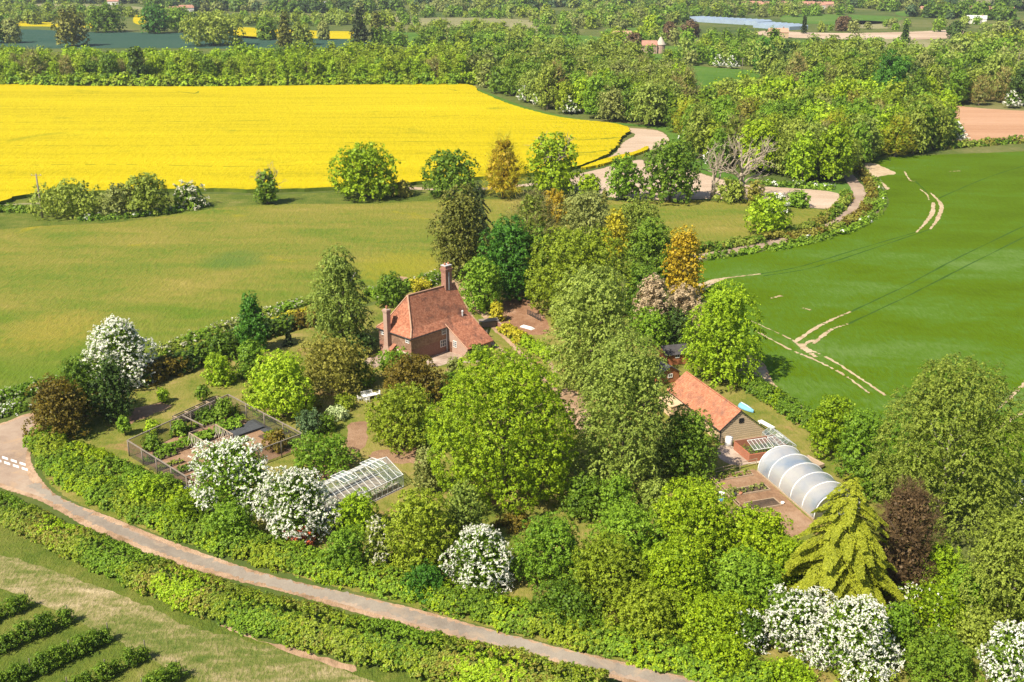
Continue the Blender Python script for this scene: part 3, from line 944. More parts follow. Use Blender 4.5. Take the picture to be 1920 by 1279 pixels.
# garden ground
sheet('garden_lawn', gp([(60, 800), (130, 740), (270, 715), (400, 660), (560, 600), (700, 572), (860, 520), (960, 540), (1200, 560), (1330, 620), (1440, 740), (1560, 810), (1620, 900), (1700, 1010), (1800, 1120), (1900, 1300), (1300, 1262), (1100, 1222), (920, 1178), (780, 1140), (600, 1092), (330, 1012), (120, 930), (70, 860)]), .02, M_LAWN, 6, .2)
sheet('bare_earth', gp([(235, 775), (290, 756), (322, 760), (280, 781), (240, 795)]), .028, M_EARTH, 4, .8)
sheet('bare_earth', gp([(655, 800), (690, 790), (690, 820), (672, 850), (655, 840)]), .028, M_EARTH, 4, .7)
sheet('bare_earth', gp([(700, 850), (770, 838), (800, 850), (790, 870), (740, 868), (700, 860)]), .028, M_EARTH, 4, .7)
sheet('bare_earth', gp([(590, 880), (640, 862), (650, 880), (610, 905)]), .028, M_EARTH, 4, .7)
sheet('yard', gp([(932, 570), (985, 560), (1015, 585), (1030, 620), (1000, 628), (955, 615), (932, 608), (930, 590)]), .03, M_YARD, 4, .2)
sheet('yard', gp([(1055, 730), (1095, 745), (1110, 800), (1085, 812), (1062, 775)]), .03, M_SAND, 4, .2)
sheet('yard', gp([(1345, 838), (1378, 838), (1402, 868), (1376, 872), (1350, 860)]), .03, M_PAVE, 4, .15)
ribbon('drive_track', gp([(880, 565), (905, 590), (925, 615), (955, 642), (985, 672), (1010, 704), (1050, 740), (1075, 780)]), [.7, .9, 1.0, 1.4], .036, M_SAND, .1)
ribbon('drive_track', gp([(862, 560), (890, 600), (918, 638), (950, 666), (975, 692)]), [.8, .9, .9], .039, M_SAND, .1)
ribbon('drive_track', gp([(872, 556), (900, 582), (915, 596)]), [1.6, 1.8, 1.6], .034, M_SAND, .1)
ribbon('drive_track', gp([(745, 520), (790, 528), (835, 520), (870, 545), (885, 562)]), 2.2, .031, M_SAND, .1)
ribbon('drive_edge', gp([(938, 612), (985, 642), (1025, 672), (1040, 700)]), [.5, .6, 1.0], .035, M_SAND, .08)
sheet('garden_path', gp([(680, 673), (706, 668), (724, 655), (748, 660), (760, 672), (730, 676), (702, 690), (690, 685)]), .035, M_PAVE, 4, .1)
sheet('patio', gp([(806, 672), (838, 657), (858, 660), (868, 670), (840, 682), (812, 688), (800, 682)]), .035, M_PAVE, 4, .1)
ribbon('garden_path', gp([(850, 668), (872, 678), (905, 676)]), 1.2, .037, M_PAVE, .08)
sheet('bare_earth', gp([(840, 690), (870, 688), (862, 708), (835, 708)]), .03, M_EARTH, 4, .15)
sheet('bare_earth', gp([(1385, 672), (1420, 668), (1445, 712), (1410, 725), (1385, 700)]), .034, M_SAND, 4, .3)

# bottom left: verge, mown straw, orchard grass
sheet('grass_verge', gp([(-160, 900), (0, 960), (187, 1060), (328, 1135), (468, 1192), (608, 1236), (760, 1262), (900, 1310), (400, 1340), (-160, 1340)]), .022, M_VERGE, 5, .2)
sheet('mown_strip', gp([(-160, 990), (-20, 1036), (60, 1058), (160, 1092), (260, 1130), (360, 1176), (430, 1192), (520, 1216), (620, 1246), (720, 1292), (640, 1330), (440, 1330), (360, 1268), (280, 1236), (180, 1180), (90, 1140), (0, 1105), (-160, 1060)]), .027, M_STRAW, 5, .35)
sheet('bare_verge', gp([(415, 1172), (455, 1182), (500, 1205), (560, 1216), (660, 1252), (650, 1256), (540, 1222), (470, 1196), (425, 1178)]), .031, M_SAND, 4, .4)

# ------------------------------------------------------------------ building materials
def tiles(name, stops, blotch, row=.16, lich=None):
    t = NT(name)
    v = t.coords()
    vo = t.n('ShaderNodeTexVoronoi'); vo.inputs['Scale'].default_value = 3.6
    t.l(v, vo.inputs['Vector'])
    sep = t.n('ShaderNodeSeparateColor'); t.l(vo.outputs['Color'], sep.inputs[0])
    n1 = t.noise(v, .35, 5, .65, .5)
    n2 = t.noise(v, 1.6, 4, .7)
    f = t.math('ADD', t.math('MULTIPLY', sep.outputs[0], .42), t.math('MULTIPLY', n2, .58))
    col = t.ramp(f, stops)
    bl = t.math('MINIMUM', t.math('MAXIMUM', t.math('MULTIPLY', t.math('SUBTRACT', n1, .50), 6.0), 0.0), 1.0)
    col = t.mix(t.math('MULTIPLY', bl, .75), col, blotch)
    if lich:
        n3 = t.noise(v, 2.4, 6, .75)
        lf = t.math('MINIMUM', t.math('MAXIMUM', t.math('MULTIPLY', t.math('SUBTRACT', n3, .60), 9.0), 0.0), 1.0)
        col = t.mix(t.math('MULTIPLY', lf, .8), col, lich)
    wv = t.n('ShaderNodeTexWave', wave_type='BANDS', bands_direction='Z', wave_profile='SAW')
    wv.inputs['Scale'].default_value = .314 / row
    t.l(v, wv.inputs['Vector'])
    t.bump(t.math('ADD', wv.outputs['Fac'], t.math('MULTIPLY', sep.outputs[1], .5)), .8, .06)
    return t.done(col, .85, .15)


def brick(name, c1, c2, mortar, scale=1.0):
    t = NT(name)
    tc = t.n('ShaderNodeTexCoord')
    sp = t.n('ShaderNodeSeparateXYZ'); t.l(tc.outputs['Object'], sp.inputs[0])
    cb = t.n('ShaderNodeCombineXYZ')
    t.l(t.math('ADD', sp.outputs[0], sp.outputs[1]), cb.inputs[0]); t.l(sp.outputs[2], cb.inputs[1])
    b = t.n('ShaderNodeTexBrick')
    b.inputs['Scale'].default_value = 2.2 * scale
    b.inputs['Color1'].default_value = (*c1, 1); b.inputs['Color2'].default_value = (*c2, 1); b.inputs['Mortar'].default_value = (*mortar, 1)
    b.inputs['Mortar Size'].default_value = .018; b.inputs['Brick Width'].default_value = .5; b.inputs['Row Height'].default_value = .17
    t.l(cb.outputs[0], b.inputs['Vector'])
    n = t.noise(t.coords(), .9, 5, .7)
    col = t.mix(t.math('MULTIPLY', n, .55), b.outputs[0], tuple(x * .55 for x in c1))
    t.bump(b.outputs['Fac'], -.4, .02)
    return t.done(col, .88, .15)


def boards(name, c, dark, period):
    """weatherboard: pale boards with a dark lap line every `period` metres of height"""
    t = NT(name)
    v = t.coords()
    n = t.noise(t.coords(0, (.4, .4, 6)), 1.5, 4, .65)
    col = t.ramp(n, [(.25, dark), (.7, c)])
    return t.done(col, .85, .15)


M_TILE = tiles('clay_tiles', [(.15, (.18, .070, .043)), (.45, (.32, .122, .068)), (.78, (.44, .195, .115))], (.105, .055, .042), .18, (.36, .26, .18))
M_TILE2 = tiles('orange_clay_tiles', [(.15, (.24, .092, .050)), (.5, (.37, .150, .082)), (.85, (.46, .215, .125))], (.185, .095, .066), .18)
M_RIDGE = plain('ridge_tiles', (.40, .235, .155), .85, .1, .3, 3)
M_BRICK = brick('red_brick', (.25, .095, .06), (.34, .15, .095), (.36, .30, .24))
M_BRICKP = brick('pale_brick', (.34, .20, .145), (.42, .27, .20), (.42, .36, .30))
M_BRICKR = brick('orange_brick', (.34, .10, .05), (.40, .14, .075), (.36, .26, .18))
M_HANG = tiles('hanging_tiles', [(.15, (.22, .125, .082)), (.5, (.32, .19, .125)), (.85, (.42, .265, .185))], (.17, .105, .075), .14)
M_CREAM = plain('cream_render', (.55, .47, .37), .85, .15, .12, 1.2)
M_FRAME = plain('white_paint', (.72, .70, .66), .5, .4, .05, 3)
M_DOOR = plain('brown_door', (.13, .06, .035), .6, .3, .15, 4)
M_LEAD = plain('lead_cap', (.42, .41, .40), .6, .4, .15, 3)
M_POT = plain('clay_pot', (.36, .16, .09), .8, .2, .15, 6)
M_DARK = plain('dark_void', (.02, .02, .02), .9, .1, .1, 2)
M_BLACK = plain('black_paint', (.03, .03, .032), .6, .3, .2, 3)
M_WOOD = plain('weathered_wood', (.20, .165, .13), .85, .15, .3, 4)
M_WOOD2 = plain('pale_timber', (.33, .245, .165), .85, .15, .25, 4)
M_BOARD = boards('weatherboard', (.68, .53, .35), (.46, .35, .22), .2)
M_LAPSHADE = plain('painted_lap_shade', (.035, .026, .018), .9, .1, .2, 3)  # near-black: shade under the board laps put into colour
M_TAN = plain('tan_render', (.47, .335, .20), .85, .15, .12, 1.5)
M_FELT = plain('dark_felt', (.060, .055, .055), .9, .1, .3, 1.2)
M_SLATE = plain('bluish_felt', (.050, .050, .062), .85, .15, .25, 1.2)
M_CEDARW = plain('orange_boarding', (.33, .125, .055), .8, .15, .25, 2.5)
M_ALU = plain('aluminium', (.48, .49, .48), .45, .5, .06, 3, .25)
M_CONC = plain('concrete', (.42, .36, .29), .9, .1, .2, 1.5)
M_BLUE = plain('blue_plastic', (.06, .22, .50), .5, .4, .1, 2)
M_LBLUE = plain('pale_blue_cover', (.15, .34, .44), .55, .3, .12, 1.5)
M_WPLASTIC = plain('white_plastic', (.70, .69, .67), .5, .4, .06, 2)
M_LILAC = plain('lilac_paint', (.40, .38, .55), .6, .3, .1, 3)
M_MESHCLOTH = plain('black_ground_cloth', (.055, .058, .062), .8, .2, .25, 1.5)
M_ROPE = plain('pale_net_string', (.46, .40, .32), .9, .1, .15, 6)


def glassmat(name, tint, alpha, rough=.03, body=(.5, .55, .55)):
    t = NT(name)
    g = t.n('ShaderNodeBsdfGlossy'); g.inputs['Roughness'].default_value = rough
    tr = t.n('ShaderNodeBsdfTransparent'); tr.inputs[0].default_value = (*tint, 1)
    df = t.n('ShaderNodeBsdfDiffuse'); df.inputs[0].default_value = (*body, 1)
    lw = t.n('ShaderNodeLayerWeight'); lw.inputs[0].default_value = .5
    fr = t.math('ADD', t.math('MULTIPLY', t.math('POWER', lw.outputs['Facing'], 4.0), .7), .04)
    m1 = t.n('ShaderNodeMixShader'); m1.inputs[0].default_value = alpha
    t.l(tr.outputs[0], m1.inputs[1]); t.l(df.outputs[0], m1.inputs[2])
    m2 = t.n('ShaderNodeMixShader')
    t.l(fr, m2.inputs[0]); t.l(m1.outputs[0], m2.inputs[1]); t.l(g.outputs[0], m2.inputs[2])
    t.l(m2.outputs[0], t.out.inputs[0])
    return t.mat


M_GLASS = glassmat('greenhouse_glass', (.90, .95, .93), .10)
def netmat():
    t = NT('fruit_net')
    tr = t.n('ShaderNodeBsdfTransparent'); df = t.n('ShaderNodeBsdfDiffuse'); df.inputs[0].default_value = (.07, .07, .06, 1)
    m = t.n('ShaderNodeMixShader'); m.inputs[0].default_value = .36
    t.l(tr.outputs[0], m.inputs[1]); t.l(df.outputs[0], m.inputs[2]); t.l(m.outputs[0], t.out.inputs[0])
    return t.mat


M_NET = netmat()


def filmmat():
    t = NT('polythene_film')
    v = t.coords()
    n = t.noise(v, .28, 3, .5, .4)
    tr = t.n('ShaderNodeBsdfTransparent'); tr.inputs[0].default_value = (.92, .94, .96, 1)
    df = t.n('ShaderNodeBsdfDiffuse'); t.l(t.ramp(n, [(.34, (.38, .47, .60)), (.5, (.60, .62, .65)), (.68, (.76, .74, .71))]), df.inputs[0])  # bluish patches: sky reflection painted into the film's diffuse colour
    tl = t.n('ShaderNodeBsdfTranslucent'); tl.inputs[0].default_value = (.7, .7, .7, 1)
    gl = t.n('ShaderNodeBsdfGlossy'); gl.inputs['Roughness'].default_value = .3
    a = t.n('ShaderNodeMixShader'); a.inputs[0].default_value = .45
    t.l(df.outputs[0], a.inputs[1]); t.l(tl.outputs[0], a.inputs[2])
    b = t.n('ShaderNodeMixShader'); b.inputs[0].default_value = .30
    t.l(a.outputs[0], b.inputs[1]); t.l(tr.outputs[0], b.inputs[2])
    c = t.n('ShaderNodeMixShader')
    lw = t.n('ShaderNodeLayerWeight'); lw.inputs[0].default_value = .5
    t.l(t.math('ADD', t.math('MULTIPLY', t.math('POWER', lw.outputs['Facing'], 2.0), .6), .05), c.inputs[0])
    t.l(b.outputs[0], c.inputs[1]); t.l(gl.outputs[0], c.inputs[2])
    t.l(c.outputs[0], t.out.inputs[0])
    return t.mat


M_FILM = filmmat()
M_PANE = plain('window_pane', (.035, .045, .055), .08, .6, .3, 1.0)


# ------------------------------------------------------------------ the farmhouse
house = empty('brick_farmhouse', (-18.25, 181.4, 0), R_(47), 'red brick farmhouse with steep hipped clay tile roof, tall stacks and sloping side wing', 'house')
HL, HW, HE, HR = 15.2, 8.9, 5.0, 11.2
mb = MB(); mb.box(0, HL, 0, HW, -.2, 2.55, 0)
mb.build('wall', M_BRICK, house)
mb = MB(); mb.box(-.05, HL + .02, -.05, HW + .05, 2.55, HE, 0); mb.build('hanging_tile_wall', M_HANG, house)
mb = MB(); mb.box(-.06, 0.0, .05, 5.4, 0, 1.75); mb.build('rendered_panel', M_CREAM, house)
# roof with bell-cast eaves: three rings
ov = .38
e0 = [(-ov, -ov), (HL + .25, -ov), (HL + .25, HW + ov), (-ov, HW + ov)]
mid_ = HW / 2
ins = .95
e1 = [(ins, ins - .05), (HL + .25, ins - .05), (HL + .25, HW - ins + .05), (ins, HW - ins + .05)]
z0, z1 = 4.92, 6.05
rd = [(3.45, mid_, HR), (HL + .25, mid_, HR - .25)]
mb = MB()
A = [(*p, z0) for p in e0]; B = [(*p, z1) for p in e1]
for a, b in ((0, 1), (2, 3), (3, 0)):
    mb.face([A[a], A[b], B[b], B[a]])
mb.face([B[0], B[1], rd[1], rd[0]]); mb.face([B[2], B[3], rd[0], rd[1]]); mb.face([B[3], B[0], rd[0]])
mb.face([A[1], A[2], B[2], rd[1], B[1]])
lo = [(x, y, z0 - .16) for x, y in e0]
for k in range(4): mb.face([lo[k], lo[(k + 1) % 4], A[(k + 1) % 4], A[k]])
mb.face(lo[::-1])
roof = mb.build('roof', M_TILE, house)
mb = MB()
for pts in ([rd[0], rd[1]], [(-ov, -ov, z0), (ins, ins - .05, z1), rd[0]], [(-ov, HW + ov, z0), (ins, HW - ins + .05, z1), rd[0]]):
    mb.tube([Vector(p) + Vector((0, 0, .06)) for p in pts], .15, 6)
mb.build('ridge_tiles', M_RIDGE, roof)
mb = MB(); mb.tube([(-.42, -.45, 4.78), (9.0, -.45, 4.78)], .075, 6); mb.tube([(-.45, -.42, 4.77), (-.45, HW + .3, 4.77)], .075, 6)
mb.build('gutter', M_BLACK, house)
mb = MB(); mb.tube([(8.75, -.12, 4.7), (8.75, -.12, .1)], .075, 6); mb.build('drainpipe', M_FRAME, house)
# side wing under a long lower roof slope
mb = MB()
mb.prism([(8.95, 0, -.2), (8.95, -5.35, -.2), (8.95, -5.35, 1.72), (8.95, 0, 4.75)], (6.2, 0, 0))
mb.build('side_wing_wall', M_BRICKP, house)
mb = MB()
mb.prism([(8.68, .62, 5.55), (8.68, -.45, 4.95), (8.68, -5.75, 1.78), (8.68, -5.75, 1.62), (8.68, -.45, 4.78), (8.68, .62, 5.2)], (6.85, 0, 0))
sroof = mb.build('side_wing_roof', M_TILE, house)
mb = MB(); mb.tube([(8.70, .55, 5.55), (8.70, -.45, 4.98), (8.70, -5.72, 1.80)], .09, 6); mb.build('verge_tiles', M_RIDGE, sroof)
# chimneys
mb = MB()
mb.box(12.55, 14.15, 3.85, 5.1, 9.4, 13.7)
for k in range(3): mb.box(12.48 - .06 * k, 14.22 + .06 * k, 3.78 - .06 * k, 5.17 + .06 * k, 13.7 + .22 * k, 13.92 + .22 * k)
mb.box(12.55, 14.15, 3.85, 5.1, 14.36, 14.9)
ch = mb.build('ridge_chimney', M_BRICK, house)
mb = MB(); mb.box(12.5, 14.2, 3.80, 5.15, 14.9, 15.02); mb.build('chimney_cap', M_LEAD, ch)
mb = MB(); mb.box(13.25, 13.45, 3.76, 3.85, 10.2, 13.66); mb.build('chimney_rib', M_LEAD, ch)
mb = MB(); mb.lathe([(.2, 15.02), (.2, 15.3), (.16, 15.45)], (13.0, 4.5), 10); mb.lathe([(.2, 15.02), (.2, 15.28), (.16, 15.4)], (13.9, 4.5), 10)
mb.build('chimney_pot', M_POT, ch)
mb = MB()
mb.prism([(-1.05, 4.9, -.1), (-1.05, 6.9, -.1), (-1.05, 6.9, 1.2), (-1.05, 6.55, 2.1), (-1.05, 5.3, 2.1), (-1.05, 4.9, 1.2)], (1.0, 0, 0))
mb.box(-.95, -.06, 5.4, 6.45, 2.1, 8.6)
mb.box(-1.02, 0.0, 5.33, 6.52, 8.6, 8.8); mb.box(-1.08, .06, 5.27, 6.58, 8.8, 9.05)
mb.box(-.98, -.02, 5.37, 6.48, 9.05, 9.2)
ch = mb.build('gable_chimney', M_BRICKP, house)
mb = MB(); mb.lathe([(.17, 9.2), (.17, 9.7), (.2, 9.75), (.14, 9.85)], (-.5, 5.9), 10); mb.build('chimney_pot', M_POT, ch)
mb = MB(); mb.prism([(-1.25, 4.0, 1.75), (-1.25, 4.95, 1.75), (0.0, 4.95, 2.65), (0.0, 4.0, 2.65)], (0, 0, .12)); mb.box(-1.1, -.06, 4.1, 4.85, 0, 1.75)
mb.build('oven_roof', M_TILE2, house)
mb = MB(); mb.tube([(13.6, .55, 5.4), (13.6, .55, 6.6)], .16, 8); mb.lathe([(.26, 6.6), (.05, 6.85)], (13.6, .55), 8)
mb.build('flue_pipe', M_LEAD, house)


def window(parent, o, du, dv, wd, ht, nx, ny, name='window'):
    """casement on a wall: o lower corner, du along the wall, dv outwards"""
    o, du, dv = Vector(o), Vector(du), Vector(dv)
    f = MB()
    up = Vector((0, 0, 1))
    t = .09
    def rect(a, b, c, d, off, th):
        p = [o + du * a + up * c, o + du * b + up * c, o + du * b + up * d, o + du * a + up * d]
        f.prism([q + dv * off for q in p], dv * th)
    rect(0, wd, 0, t, -.02, .1); rect(0, wd, ht - t, ht, -.02, .1)
    rect(0, t, t, ht - t, -.02, .1); rect(wd - t, wd, t, ht - t, -.02, .1)
    for i in range(1, nx):
        x = wd * i / nx; rect(x - .045, x + .045, t, ht - t, -.02, .085)
    for i in range(1, ny):
        z = ht * i / ny
        for j in range(nx):
            rect(wd * j / nx + (.045 if j else t), wd * (j + 1) / nx - (.045 if j < nx - 1 else t), z - .03, z + .03, -.02, .075)
    fr = f.build(name, M_FRAME, parent)
    g = MB()
    g.prism([o + du * t + up * t + dv * .0, o + du * (wd - t) + up * t + dv * .0, o + du * (wd - t) + up * (ht - t) + dv * .0, o + du * t + up * (ht - t) + dv * .0], dv * .03)
    g.build('pane', M_PANE, fr)
    return fr


window(house, (7.55, -.07, 3.55), (1, 0, 0), (0, -1, 0), 1.05, 1.15, 2, 2)
window(house, (7.15, -.02, 1.15), (1, 0, 0), (0, -1, 0), 1.45, 1.35, 3, 2)
window(house, (8.93, -1.65, 1.25), (0, -1, 0), (-1, 0, 0), .95, 1.25, 2, 3)
window(house, (-.07, 1.45, 3.75), (0, -1, 0), (-1, 0, 0), 1.05, .95, 2, 2)
window(house, (-.07, 2.9, .65), (0, -1, 0), (-1, 0, 0), .9, .9, 2, 2)
window(house, (-.07, 8.2, 3.7), (0, -1, 0), (-1, 0, 0), .9, .9, 2, 2)
mb = MB(); mb.box(8.87, 8.95, -1.3, -.4, 0, 2.05); d = mb.build('door', M_DOOR, house)
mb = MB(); mb.box(8.84, 8.87, -1.22, -1.14, 1.0, 1.08); mb.build('handle', M_LEAD, d)

# ------------------------------------------------------------------ the long outbuilding
BK = (31.74, 147.39, 0)
barn = empty('long_outbuilding', BK, R_(20), 'long outbuilding with orange tiled roof and boarded gable facing the cold frame', 'outbuilding')
BL = 16.8
mb = MB(); mb.prism([(.06, .06, -.1), (7.7, .06, -.1), (7.7, .06, 1.1), (3.13, .06, 4.8), (.06, .06, 2.4)], (0, BL - .1, 0)); mb.build('wall', M_TAN, barn)
mb = MB()
z = .1
while z < 4.6:                                       # lapped boards of the gable
    zt = z + .30
    def xr(zz): return (max(0.0, (zz - 2.45) / .79), min(7.75, 3.13 + (4.9 - zz) / .80))
    a, b = xr(zt)
    if b - a < .3: break
    a0 = 0.0 if zt < 2.5 else a
    mb.prism([(a0, .05, z), (min(xr(z)[1], b + .1), .05, z), (b, .02, zt), (a0, .02, zt)], (0, -.05, 0))
    z += .36
mb.build('gable_boarding', M_BOARD, barn)
mb = MB(); mb.prism([(.0, .058, 0), (7.7, .058, 0), (7.7, .058, 1.1), (3.13, .058, 4.85), (0, .058, 2.5)], (0, -.012, 0)); mb.build('lap_shade_sheet', M_LAPSHADE, barn)  # dark sheet behind the boards, painted stand-in for lap shade
mb = MB(); mb.box(2.95, 3.75, -.10, .0, 3.05, 3.75); mb.build('gable_vent', M_DARK, barn)
mb = MB()
mb.prism([(-.35, -.12, 2.32), (3.13, -.12, 5.12), (8.35, -.12, .95), (8.35, -.12, .80), (3.13, -.12, 4.93), (-.35, -.12, 2.14)], (0, BL + .4, 0))
br = mb.build('roof', M_TILE2, barn)
mb = MB(); mb.tube([(3.13, -.2, 5.12), (3.13, BL + .15, 5.12)], .13, 6); mb.build('ridge_tiles', M_TILE2, br)
mb = MB(); mb.bar((-.37, -.15, 2.18), (3.13, -.15, 4.98), .05, .16); mb.bar((3.13, -.15, 4.98), (8.36, -.15, .85), .05, .16); mb.build('bargeboard', M_BLACK, barn)
mb = MB(); mb.tube([(-.4, -.2, 2.2), (-.4, BL, 2.2)], .07, 6); mb.build('gutter', M_BLACK, barn)
mb = MB(); mb.box(-.08, .06, .0, .22, 0, 2.3); mb.build('corner_post', M_BLACK, barn)
mb = MB(); mb.prism([(-2.6, 11.2, 1.75), (-.1, 11.2, 2.15), (-.1, 15.6, 2.15), (-2.6, 15.6, 1.75)], (0, 0, .12)); mb.box(-2.5, -.06, 11.3, 15.5, 0, 1.72)
mb.build('lean_to', M_TAN, barn)

# small dark-roofed sheds beyond it
def shed(name, loc, rz, wx, wy, ze, zr, along, roofm, label, dark):
    s = empty(name, loc, rz, label, 'shed')
    mb = MB(); mb.box(0, wx, 0, wy, -.1, ze); 
    if along: mb.prism([(.02, .05, ze), (.02, wy - .05, ze), (.02, wy / 2, zr - .12)], (wx - .04, 0, 0))
    else: mb.prism([(.05, .02, ze), (wx / 2, .02, zr - .12), (wx - .05, .02, ze)], (0, wy - .04, 0))
    mb.build('wall', M_CEDARW, s)
    mb = MB(); o = .3
    sl_ = (zr - ze) / ((wy if along else wx) / 2)
    if along: mb.prism([(-o, -o, ze - o * sl_), (-o, wy / 2, zr), (-o, wy + o, ze - o * sl_), (-o, wy + o, ze - o * sl_ - .1), (-o, wy / 2, zr - .11), (-o, -o, ze - o * sl_ - .1)], (wx + 2 * o, 0, 0))
    else: mb.prism([(-o, -o, ze - o * sl_), (wx / 2, -o, zr), (wx + o, -o, ze - o * sl_), (wx + o, -o, ze - o * sl_ - .1), (wx / 2, -o, zr - .11), (-o, -o, ze - o * sl_ - .1)], (0, wy + 2 * o, 0))
    mb.build('roof', roofm, s)
    fr = window(s, (wx * .42, -.01, ze - .95), (1, 0, 0), (0, -1, 0), .9, .7, 2, 1)
    return s


g_ = G(1247, 686)
shed('timber_shed', g_, R_(14), 4.4, 3.0, 2.3, 3.4, True, M_FELT, 'small orange boarded shed with dark brown roof among the trees', True)
g_ = G(1236, 722)
shed('timber_shed', g_, R_(24), 4.0, 5.0, 2.0, 3.3, False, M_SLATE, 'small shed with black gabled roof against the end of the tiled outbuilding', True)

# ------------------------------------------------------------------ polytunnel
tun = empty('polytunnel', (35.42, 138.07, 0), R_(-72.7), 'white polytunnel with six hoops beside the vegetable beds', 'polytunnel')
TW, TH_, TLn, NH = 7.0, 3.55, 14.6, 6
def arch(k, r=1.0, n=22):
    x = TLn * k / (NH - 1)
    pts = []
    for i in range(n + 1):
        a = math.pi * i / n
        yy = TW / 2 - math.cos(a) * TW / 2 * r
        zz = TH_ * r * math.sin(a) ** .78
        pts.append((x, yy, zz))
    return pts
mb = MB()
nn = 22
for k in range((NH - 1) * 4):
    f0, f1 = k / 4, (k + 1) / 4
    sag = lambda f: 1 - .022 * math.sin(math.pi * (f % 1))
    a, b = arch(f0, sag(f0)), arch(f1, sag(f1) if (k + 1) % 4 else 1.0)
    for i in range(nn): mb.face([a[i], b[i], b[i + 1], a[i + 1]])
for k in (0, NH - 1):
    a = arch(k); mb.face(a if k else a[::-1])
film = mb.build('film', M_FILM, tun, True)
bm_ = bmesh.new(); bm_.from_mesh(film.data); bmesh.ops.remove_doubles(bm_, verts=bm_.verts, dist=.004); bm_.to_mesh(film.data); bm_.free()
for k in range(NH):
    mb = MB(); mb.tube([Vector(p) + Vector((0, 0, .02)) for p in arch(k, 1.006)], .065, 6); mb.build('hoop', M_WPLASTIC, tun, True)
mb = MB(); mb.bar((-.1, -.08, .1), (TLn, -.08, .1), .12, .25); mb.bar((-.1, TW + .08, .1), (TLn, TW + .08, .1), .12, .25); mb.build('base_board', M_WOOD2, tun)
mb = MB(); mb.bar((-.04, 2.2, 0), (-.04, 2.2, 3.2), .1); mb.bar((-.04, 4.2, 0), (-.04, 4.2, 3.3), .1); mb.bar((-.05, .6, 1.9), (-.05, 2.1, .2), .08); mb.build('end_frame', M_WPLASTIC, tun)
mb = MB()
for y0 in (.5, 2.9, 5.2): mb.box(.5, TLn - .5, y0, y0 + 1.3, .02, .3)
bed_ = mb.build('inside_bed', M_BLACKSOIL, tun)

M_GHF = plain('greenhouse_paint', (.58, .58, .56), .5, .4, .08, 3)
# ------------------------------------------------------------------ glasshouses
def greenhouse(name, loc, rz, L, W, ze, zr, nb, label, vents=(), bench=True, bar=.058):
    g = empty(name, loc, rz, label, 'greenhouse')
    f = MB()
    for x in [L * i / nb for i in range(nb + 1)]:
        for y in (0, W): f.bar((x, y, 0), (x, y, ze), bar * .8)
        f.bar((x, 0, ze), (x, W / 2, zr), bar); f.bar((x, W, ze), (x, W / 2, zr), bar)
    for y, z in ((0, .05), (0, ze), (W, ze), (W, .05), (W / 2, zr)): f.bar((-.04, y, z), (L + .04, y, z), bar * 1.4)
    for fr in (.5,):
        f.bar((0, W / 2 * fr, ze + (zr - ze) * fr), (L, W / 2 * fr, ze + (zr - ze) * fr), bar * .8)
        f.bar((0, W - W / 2 * fr, ze + (zr - ze) * fr), (L, W - W / 2 * fr, ze + (zr - ze) * fr), bar * .8)
    for x in (0, L):
        f.bar((x, 0, ze), (x, W, ze), bar); f.bar((x, 0, .05), (x, W, .05), bar)
        for y in [W * i / 4 for i in range(1, 4)]: f.bar((x, y, 0), (x, y, ze + (zr - ze) * (1 - abs(y - W / 2) / (W / 2))), bar * .8)
    f.bar((0, 0, ze), (min(3, L * .4), W * .25, ze + (zr - ze) * .5), bar * .6)
    f.build('frame', M_ALU if bar < .05 else M_GHF, g)
    p = MB()
    i_ = .02
    for y in (i_, W - i_): p.face([(0, y, .1), (L, y, .1), (L, y, ze), (0, y, ze)])
    p.face([(0, 0, ze - .02), (L, 0, ze - .02), (L, W / 2, zr - .02), (0, W / 2, zr - .02)])
    p.face([(0, W, ze - .02), (0, W / 2, zr - .02), (L, W / 2, zr - .02), (L, W, ze - .02)])
    for x in (i_, L - i_): p.face([(x, 0, .1), (x, W, .1), (x, W, ze), (x, W / 2, zr - .02), (x, 0, ze)])
    p.build('glazing', M_GLASS, g)
    for x0, x1, side in vents:                       # opened ridge lights
        v = MB()
        s = -1 if side == 0 else 1
        yr = W / 2 + s * .05
        ye = W / 2 + s * W * .22
        zz = zr + .30
        for x in [x0 + (x1 - x0) * k / 3 for k in range(4)]: v.bar((x, yr, zr + .06), (x, ye, zz - .35), bar * .9)
        v.bar((x0, yr, zr + .07), (x1, yr, zr + .07), bar); v.bar((x0, ye, zz - .35), (x1, ye, zz - .35), bar)
        vv = v.build('roof_vent', M_FRAME, g)
        v = MB(); v.face([(x0, yr, zr + .05), (x1, yr, zr + .05), (x1, ye, zz - .37), (x0, ye, zz - .37)]); v.build('pane', M_GLASS, vv)
    if bench:
        b = MB()
        for y0, y1 in ((.35, 1.25), (W - 1.25, W - .35)):
            b.box(.5, L - .5, y0, y1, .68, .75)
            for x in [.7 + (L - 1.4) * k / 5 for k in range(6)]:
                b.box(x - .04, x + .04, y0 + .05, y0 + .13, 0, .68); b.box(x - .04, x + .04, y1 - .13, y1 - .05, 0, .68)
        b.build('staging', M_CONC, g)
        rng = np.random.default_rng(77)
        n = 500
        P = np.stack([rng.uniform(.6, L - .6, n), rng.choice([.8, W - .8], n) + rng.normal(size=n) * .3, rng.uniform(.8, 1.1, n)], 1)
        Lf = rng.uniform(.2, .4, n)
        keep = np.sin(P[:, 0] * 1.7) + np.sin(P[:, 1] * 2.1 + 1) > -.3
        link('potted_plants', leaf_mesh('potted_plants', [(P[keep], unit(rng.normal(size=(keep.sum(), 3)) + np.array([0, 0, 1.])), None, Lf[keep], Lf[keep] * .6, 0)], rng), LEAF['mid'], g)
    return g


